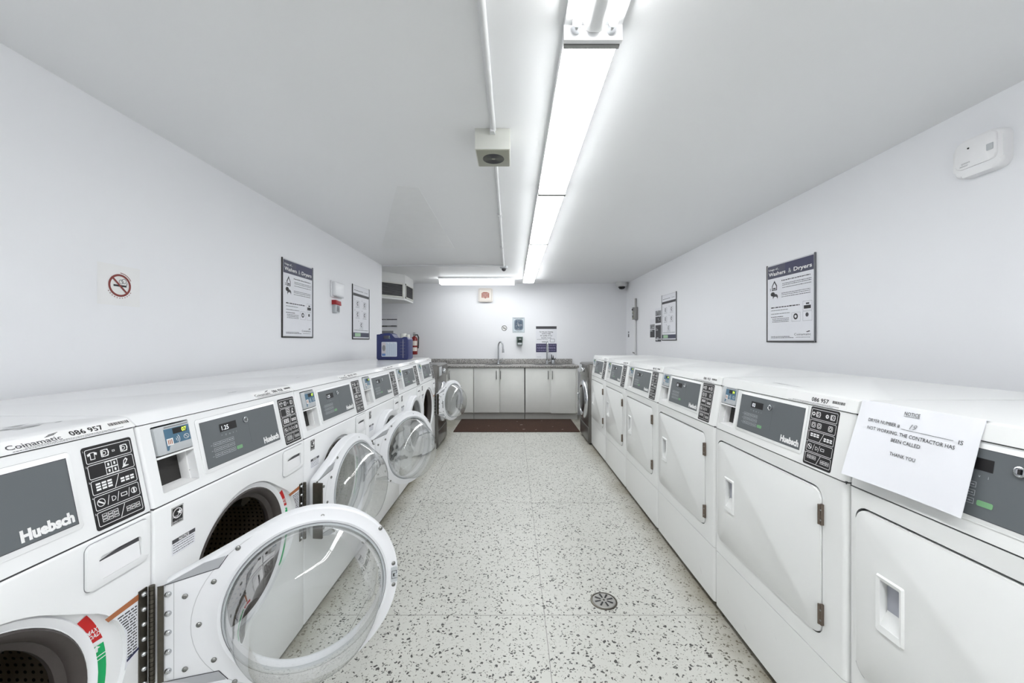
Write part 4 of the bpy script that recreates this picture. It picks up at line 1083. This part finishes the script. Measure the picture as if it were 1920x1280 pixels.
# mat
b = MB(); b.box(-.80, 5.21, 0, .895, 6.05, .010, MATM, .004)
for (u, v, s_) in ((-.36, 5.55, .012), (.05, 5.85, .012), (.10, 5.62, .02), (.13, 5.33, .018), (-.5, 5.38, .01), (-.20, 5.95, .009), (.55, 5.50, .010), (.66, 5.32, .014), (.30, 5.30, .012), (-.1, 5.30, .01), (.42, 5.9, .012)):
    b.poly([(u, v), (u + s_ * 2, v + s_ * .3), (u + s_ * 1.7, v + s_), (u + .2 * s_, v + s_ * .8)], .0106, mat('mat_lint', (190, 178, 168), .8), M=Matrix())
b.build('floor_mat', label='dark brown flat mat on the floor in front of the sink cabinets', cat='mat')

# ---------------------------------------------------------------- jug and extinguisher
t = thing('plastic_jug', 'dark blue plastic jug with a white label standing on the left row of washers', 'jug', (-1.335, 3.80, 1.0305))
b = MB(M=F0); o = rrect(0, 0, .315, .225, .022)
base = MB(); base.prism([(0.004, .012), (.016, 0), (.300, 0), (.314, .012), (.315, .200), (.300, .222), (.270, .225), (.232, .205), (.180, .205), (.155, .250), (.130, .262), (.075, .262), (.050, .245), (.030, .250), (.004, .248)], -.17, 0, JUGB, .010, 3, M=F0)
ho = MB(); ho.prism([(.068, .205), (.140, .205), (.135, .236), (.075, .236)], -.3, .1, JUGB, M=F0)
me = booled(base, [ho], 'body'); link('body', me, t)
b = MB(M=F0); b.prism(rrect(.055, .032, .205, .175, .008), 0, .002, mat('jug_label_white', (214, 222, 232), .5), M=F0)
b.rect(.058, .040, .095, .170, .0024, mat('jug_label_pink', (206, 200, 206), .5)); b.rect(.060, .040, .094, .062, .0028, mat('jug_label_blue', (96, 130, 190), .5)); b.poly(circ(.078, .115, .016, 16, ry=.03), .0028, MGREY)
for k in range(9): b.rect(.100 + k * .011, .038, .1035 + k * .011, .168 - (k % 3) * .006, .0026, mat('jug_label_text', (150, 170, 196), .5))
b.build('label_sticker', t, sm=0)
b = MB(M=Matrix()); b.cyl((.245, .08, .205), (.245, .08, .258), .030, mat('jug_cap_white', (228, 228, 220), .5), n=20); b.build('cap', t, 'white screw cap')
b = MB(M=Matrix()); b.cyl((.290, .08, .215), (.290, .08, .248), .018, mat('jug_cap_white', (228, 228, 220), .5), n=16); b.build('vent_cap', t)
b = MB(M=F0); b.rect(.262, .02, .266, .20, .0012, PLG)
for k in range(5): b.rect(.235, .05 + k * .03, .285, .0515 + k * .03, .0012, MGREY)
b.build('level_scale', t, sm=0)
t = thing('fire_extinguisher', 'red fire extinguisher hanging on the back wall right of the blue jug', 'fire extinguisher', (bx(776.5) * .985, YB - .085, 1.0))
b = MB(); b.lathe([(0, 0), (.050, 0), (.052, .01), (.052, .245), (.040, .275), (.018, .290), (.018, .30), (0, .30)], FEX, 28)
b.build('cylinder', t)
b = MB(); b.lathe([(.0526, .055), (.0526, .115)], PINKP, 20, a0=200, a1=340); b.lathe([(.0526, .145), (.0526, .22)], PINKP, 20, a0=200, a1=340); b.build('label', t)
b = MB(); b.cyl((0, 0, .295), (0, 0, .325), .017, STEEL); b.box(-.012, -.05, .325, .012, .03, .335, STEEL); b.box(-.012, -.045, .345, .012, .02, .353, BLACK, .002); b.build('valve', t)
b = MB(); b.tube([(.015, 0, .315), (.05, 0, .32), (.068, 0, .28), (.066, 0, .16), (.062, 0, .10)], .009, BLACK); b.build('hose', t)
b = MB(); b.box(-.02, .045, .08, .02, .0845, .25, STEEL); b.build('bracket', t)

# ---------------------------------------------------------------- ceiling vent box
t = thing('air_vent_box', 'white air duct box with dark louvred grilles in the left back corner', 'air vent', (0, 0, 0))
Z0, Z1 = CAMH + .590, ZC - .001; poly = [(-1.548, 5.58), (-1.548, 6.06), (-2.10, 6.06), (-2.10, 4.94)]
b = MB(); b.prism(poly, Z0, Z1, mat('vent_white', (222, 223, 222), .5), M=Matrix()); b.build('duct_box', t, sm=0)
def grille(p0, p1, z0, z1, n):
    d = Vector((p1[0] - p0[0], p1[1] - p0[1], 0)); L_ = d.length
    M = frame((p0[0], p0[1], 0), d, (0, 0, 1)); g = MB(M=M)
    g.box(0, z0, 0, L_, z0 + .018, .012, BEIGE); g.box(0, z1 - .018, 0, L_, z1, .012, BEIGE); g.box(0, z0, 0, .018, z1, .012, BEIGE); g.box(L_ - .018, z0, 0, L_, z1, .012, BEIGE)
    g.rect(.018, z0 + .018, L_ - .018, z1 - .018, .001, BLACK)
    for k in range(n):
        z = z0 + .028 + (z1 - z0 - .05) * k / (n - 1)
        g.add([(.018, z, .010), (L_ - .018, z, .010), (L_ - .018, z + .007, .002), (.018, z + .007, .002)], [(0, 1, 2, 3)], MGREY)
    g.build('grille', t, 'dark louvred grille', sm=0)
grille((-2.00, 5.056), (-1.565, 5.56), Z0 + .03, Z0 + .235, 9)
grille((-1.548, 5.60), (-1.548, 6.02), Z0 + .03, Z0 + .235, 9)

# ---------------------------------------------------------------- ceiling lights
FX0, FX1, FH = .154, .320, .062
yb = [-2.44, -1.235, -.030, 1.175, 2.385, 3.600, 4.800, 5.985]
FL = {0: 'unseen ceiling light added behind the camera', 3: 'first covered ceiling light after the open tube fitting', 4: 'second covered ceiling light from the open tube fitting', 5: 'third covered ceiling light from the open tube fitting', 6: 'last covered ceiling light of the long run, nearest the back wall'}
def covered(label, y0, y1, DIFF=DIFF):
    t = thing('ceiling_light', label, 'ceiling light', ((FX0 + FX1) / 2, y0, ZC), 0, 'long run of covered ceiling lights'); h = (FX1 - FX0) / 2; L_ = y1 - y0
    b = MB(); b.box(-h, 0.004, -FH * .62, h, L_ - .004, 0, FIXW, .002); b.build('housing', t)
    b = MB(); P = [(-h + .002, -.036), (-h + .003, -FH + .012), (-h + .012, -FH), (h - .012, -FH), (h - .003, -FH + .012), (h - .002, -.036)]
    vs = [(x, .012, z) for x, z in P] + [(x, L_ - .014, z) for x, z in P]; n = len(P)
    b.add(vs, [(i, i + 1, n + i + 1, n + i) for i in range(n - 1)], DIFF); b.build('diffuser', t)
    for y in (0.001, L_ - .015):
        b = MB(); b.box(-h - .001, y, -FH - .002, h + .001, y + .014, -.001, FIXG, .001); b.build('end_cap', t)
    return t
for k in (3, 4, 5, 6): covered(FL[k], yb[k], yb[k + 1], {5: DIFF5, 6: DIFF6}.get(k, DIFF))
# open fitting nearest the camera
t = thing('ceiling_light', 'open ceiling light with two bare fluorescent tubes nearest the camera', 'ceiling light', ((FX0 + FX1) / 2, yb[2], ZC)); h = .083; L_ = 1.200
b = MB(); b.box(-h - .003, 0, -.020, h + .003, L_, 0, FIXW, .002); b.prism([(-.024, -.046), (-.014, -.052), (.014, -.052), (.024, -.046), (.034, -.018), (-.034, -.018)], 0.03, L_ - .03, FIXW, M=Matrix(((1, 0, 0, 0), (0, 0, 1, 0), (0, 1, 0, 0), (0, 0, 0, 1)))); b.build('housing', t)
for q in (L_ - .016, 0):
    b = MB(); b.box(-h - .004, q, -FH - .002, h + .004, q + .016, -.001, FIXW, .002); b.build('end_plate', t)
for x in (-.052, .052):
    b = MB(); b.cyl((x, .03, -.036), (x, L_ - .045, -.036), .0128, TUBE, n=20); b.build('fluorescent_tube', t, 'lit fluorescent tube')
    b = MB(); b.cyl((x, L_ - .045, -.036), (x, L_ - .016, -.036), .0134, CHROME, n=18); b.cyl((x, .016, -.036), (x, .03, -.036), .0134, CHROME, n=18); b.build('tube_socket', t)
b = MB(); b.rect(-.004, .055, .004, .061, 0, BLACK, M=Matrix.Translation((0, L_ - .13, -.0505))); b.build('cover_slot', t)
# two unseen fittings added behind the camera, made stronger to brighten the near room
for k in (0, 1):
    c = covered('unseen ceiling light added behind the camera to brighten the near room', yb[k], yb[k + 1], DIFFN)
# crosswise light over the sinks
t = thing('ceiling_light', 'crosswise ceiling light in front of the back wall, left of the long run', 'ceiling light', (-.54, 5.76, ZC))
Lw = .565; h = .11
b = MB(); b.box(-Lw, 0, -.028, Lw, 2 * h, 0, FIXW, .003); b.build('housing', t)
b = MB(); P = [(.004, -.026), (.010, -.075), (.03, -.095), (2 * h - .03, -.095), (2 * h - .010, -.075), (2 * h - .004, -.026)]; n = len(P)
vs = [(-Lw + .012, y, z) for y, z in P] + [(Lw - .006, y, z) for y, z in P]
b.add(vs, [(i, i + 1, n + i + 1, n + i) for i in range(n - 1)] + [tuple(range(n)), tuple(range(n, 2 * n))[::-1]], DIFFB); b.build('diffuser', t)

# ---------------------------------------------------------------- ceiling conduit, speaker, detector
b = MB(); P = [(-.088, YF + .01, ZC - .012), (-.088, 1.74, ZC - .012)]; b.tube(P, .012, CONDUIT, 12); b.build('ceiling_conduit', label='painted conduit along the ceiling from the camera side to the speaker box', cat='conduit')
b = MB(); b.tube([(-.090, 1.935, ZC - .011), (-.117, 4.90, ZC - .011)], .010, CONDUIT, 12)
for y in (2.9, 3.9): b.box(-.115 - (y - 2.9) * .01 - .004, y, ZC - .024, -.085 - (y - 2.9) * .01, y + .015, ZC, CONDUIT, .002)
b.build('ceiling_conduit', label='painted conduit along the ceiling beyond the speaker box', cat='conduit')
t = thing('ceiling_speaker', 'grey metal speaker box with a round grille hanging under the ceiling', 'speaker', (-.092, 1.748, ZC))
b = MB(); b.box(-.079, 0, -.094, .079, .172, 0, BEIGE, .002); b.build('box', t)
b = MB(); b.box(-.074, .004, -.097, .074, .168, -.0935, OLIVE, .001)
M = Matrix.Translation((0, .088, -.0972)) @ Matrix.Rotation(PI, 4, 'X')
for k in range(7): b.lathe([(.010 + .006 * k, 0), (.010 + .006 * k, .001), (.0135 + .006 * k, .001), (.0135 + .006 * k, 0)], DGREY, 28, M=M)
b.build('grille_plate', t, 'olive grey grille plate')
b = MB(); b.prism([(-.012, 0), (.012, 0), (.008, .03), (-.008, .03)], -.03, 0, CONDUIT, M=Matrix(((1, 0, 0, 0), (0, -1, 0, 0), (0, 0, 1, 0), (0, 0, 0, 1)))); b.build('conduit_connector', t)
t = thing('heat_detector', 'small grey detector head at the end of the ceiling conduit', 'detector', (-.117, 4.955, ZC))
RX = Matrix.Rotation(PI, 4, 'X')
b = MB(M=RX); b.lathe([(0, 0), (.050, 0), (.052, .012), (.045, .03), (0, .03)], PLG, 24); b.build('base', t)
b = MB(M=RX); b.lathe([(.030, .028), (.026, .05), (.012, .062), (0, .064)], DGREY, 18); b.build('sensor_head', t)

# ---------------------------------------------------------------- floor drain
t = thing('floor_drain', 'round slotted metal drain grate in the speckled floor', 'drain', (.423, 1.82, 0))
b = MB(); b.lathe([(.062, .0004), (.061, .003), (.055, .004), (.054, .002)], DSTEEL, 40); b.build('rim', t)
b = MB(); b.lathe([(.054, .002), (.050, .005), (.012, .006), (0, .006)], mat('worn_grate_metal', (168, 167, 163), .35, .35), 40)
for k in range(8):
    a = 2 * PI * k / 8 + .25; c, s_ = math.cos(a), math.sin(a); n_ = Vector((-s_, c)) * .0036
    p0 = Vector((c, s_)) * .015; p1 = Vector((c, s_)) * .044
    b.poly([p0 - n_, p1 - n_ * 1.3, p1 + n_ * 1.3, p0 + n_], .0066, BLACK, M=Matrix())
b.lathe([(.005, .006), (.004, .008), (0, .008)], DSTEEL, 10); b.build('grate', t)
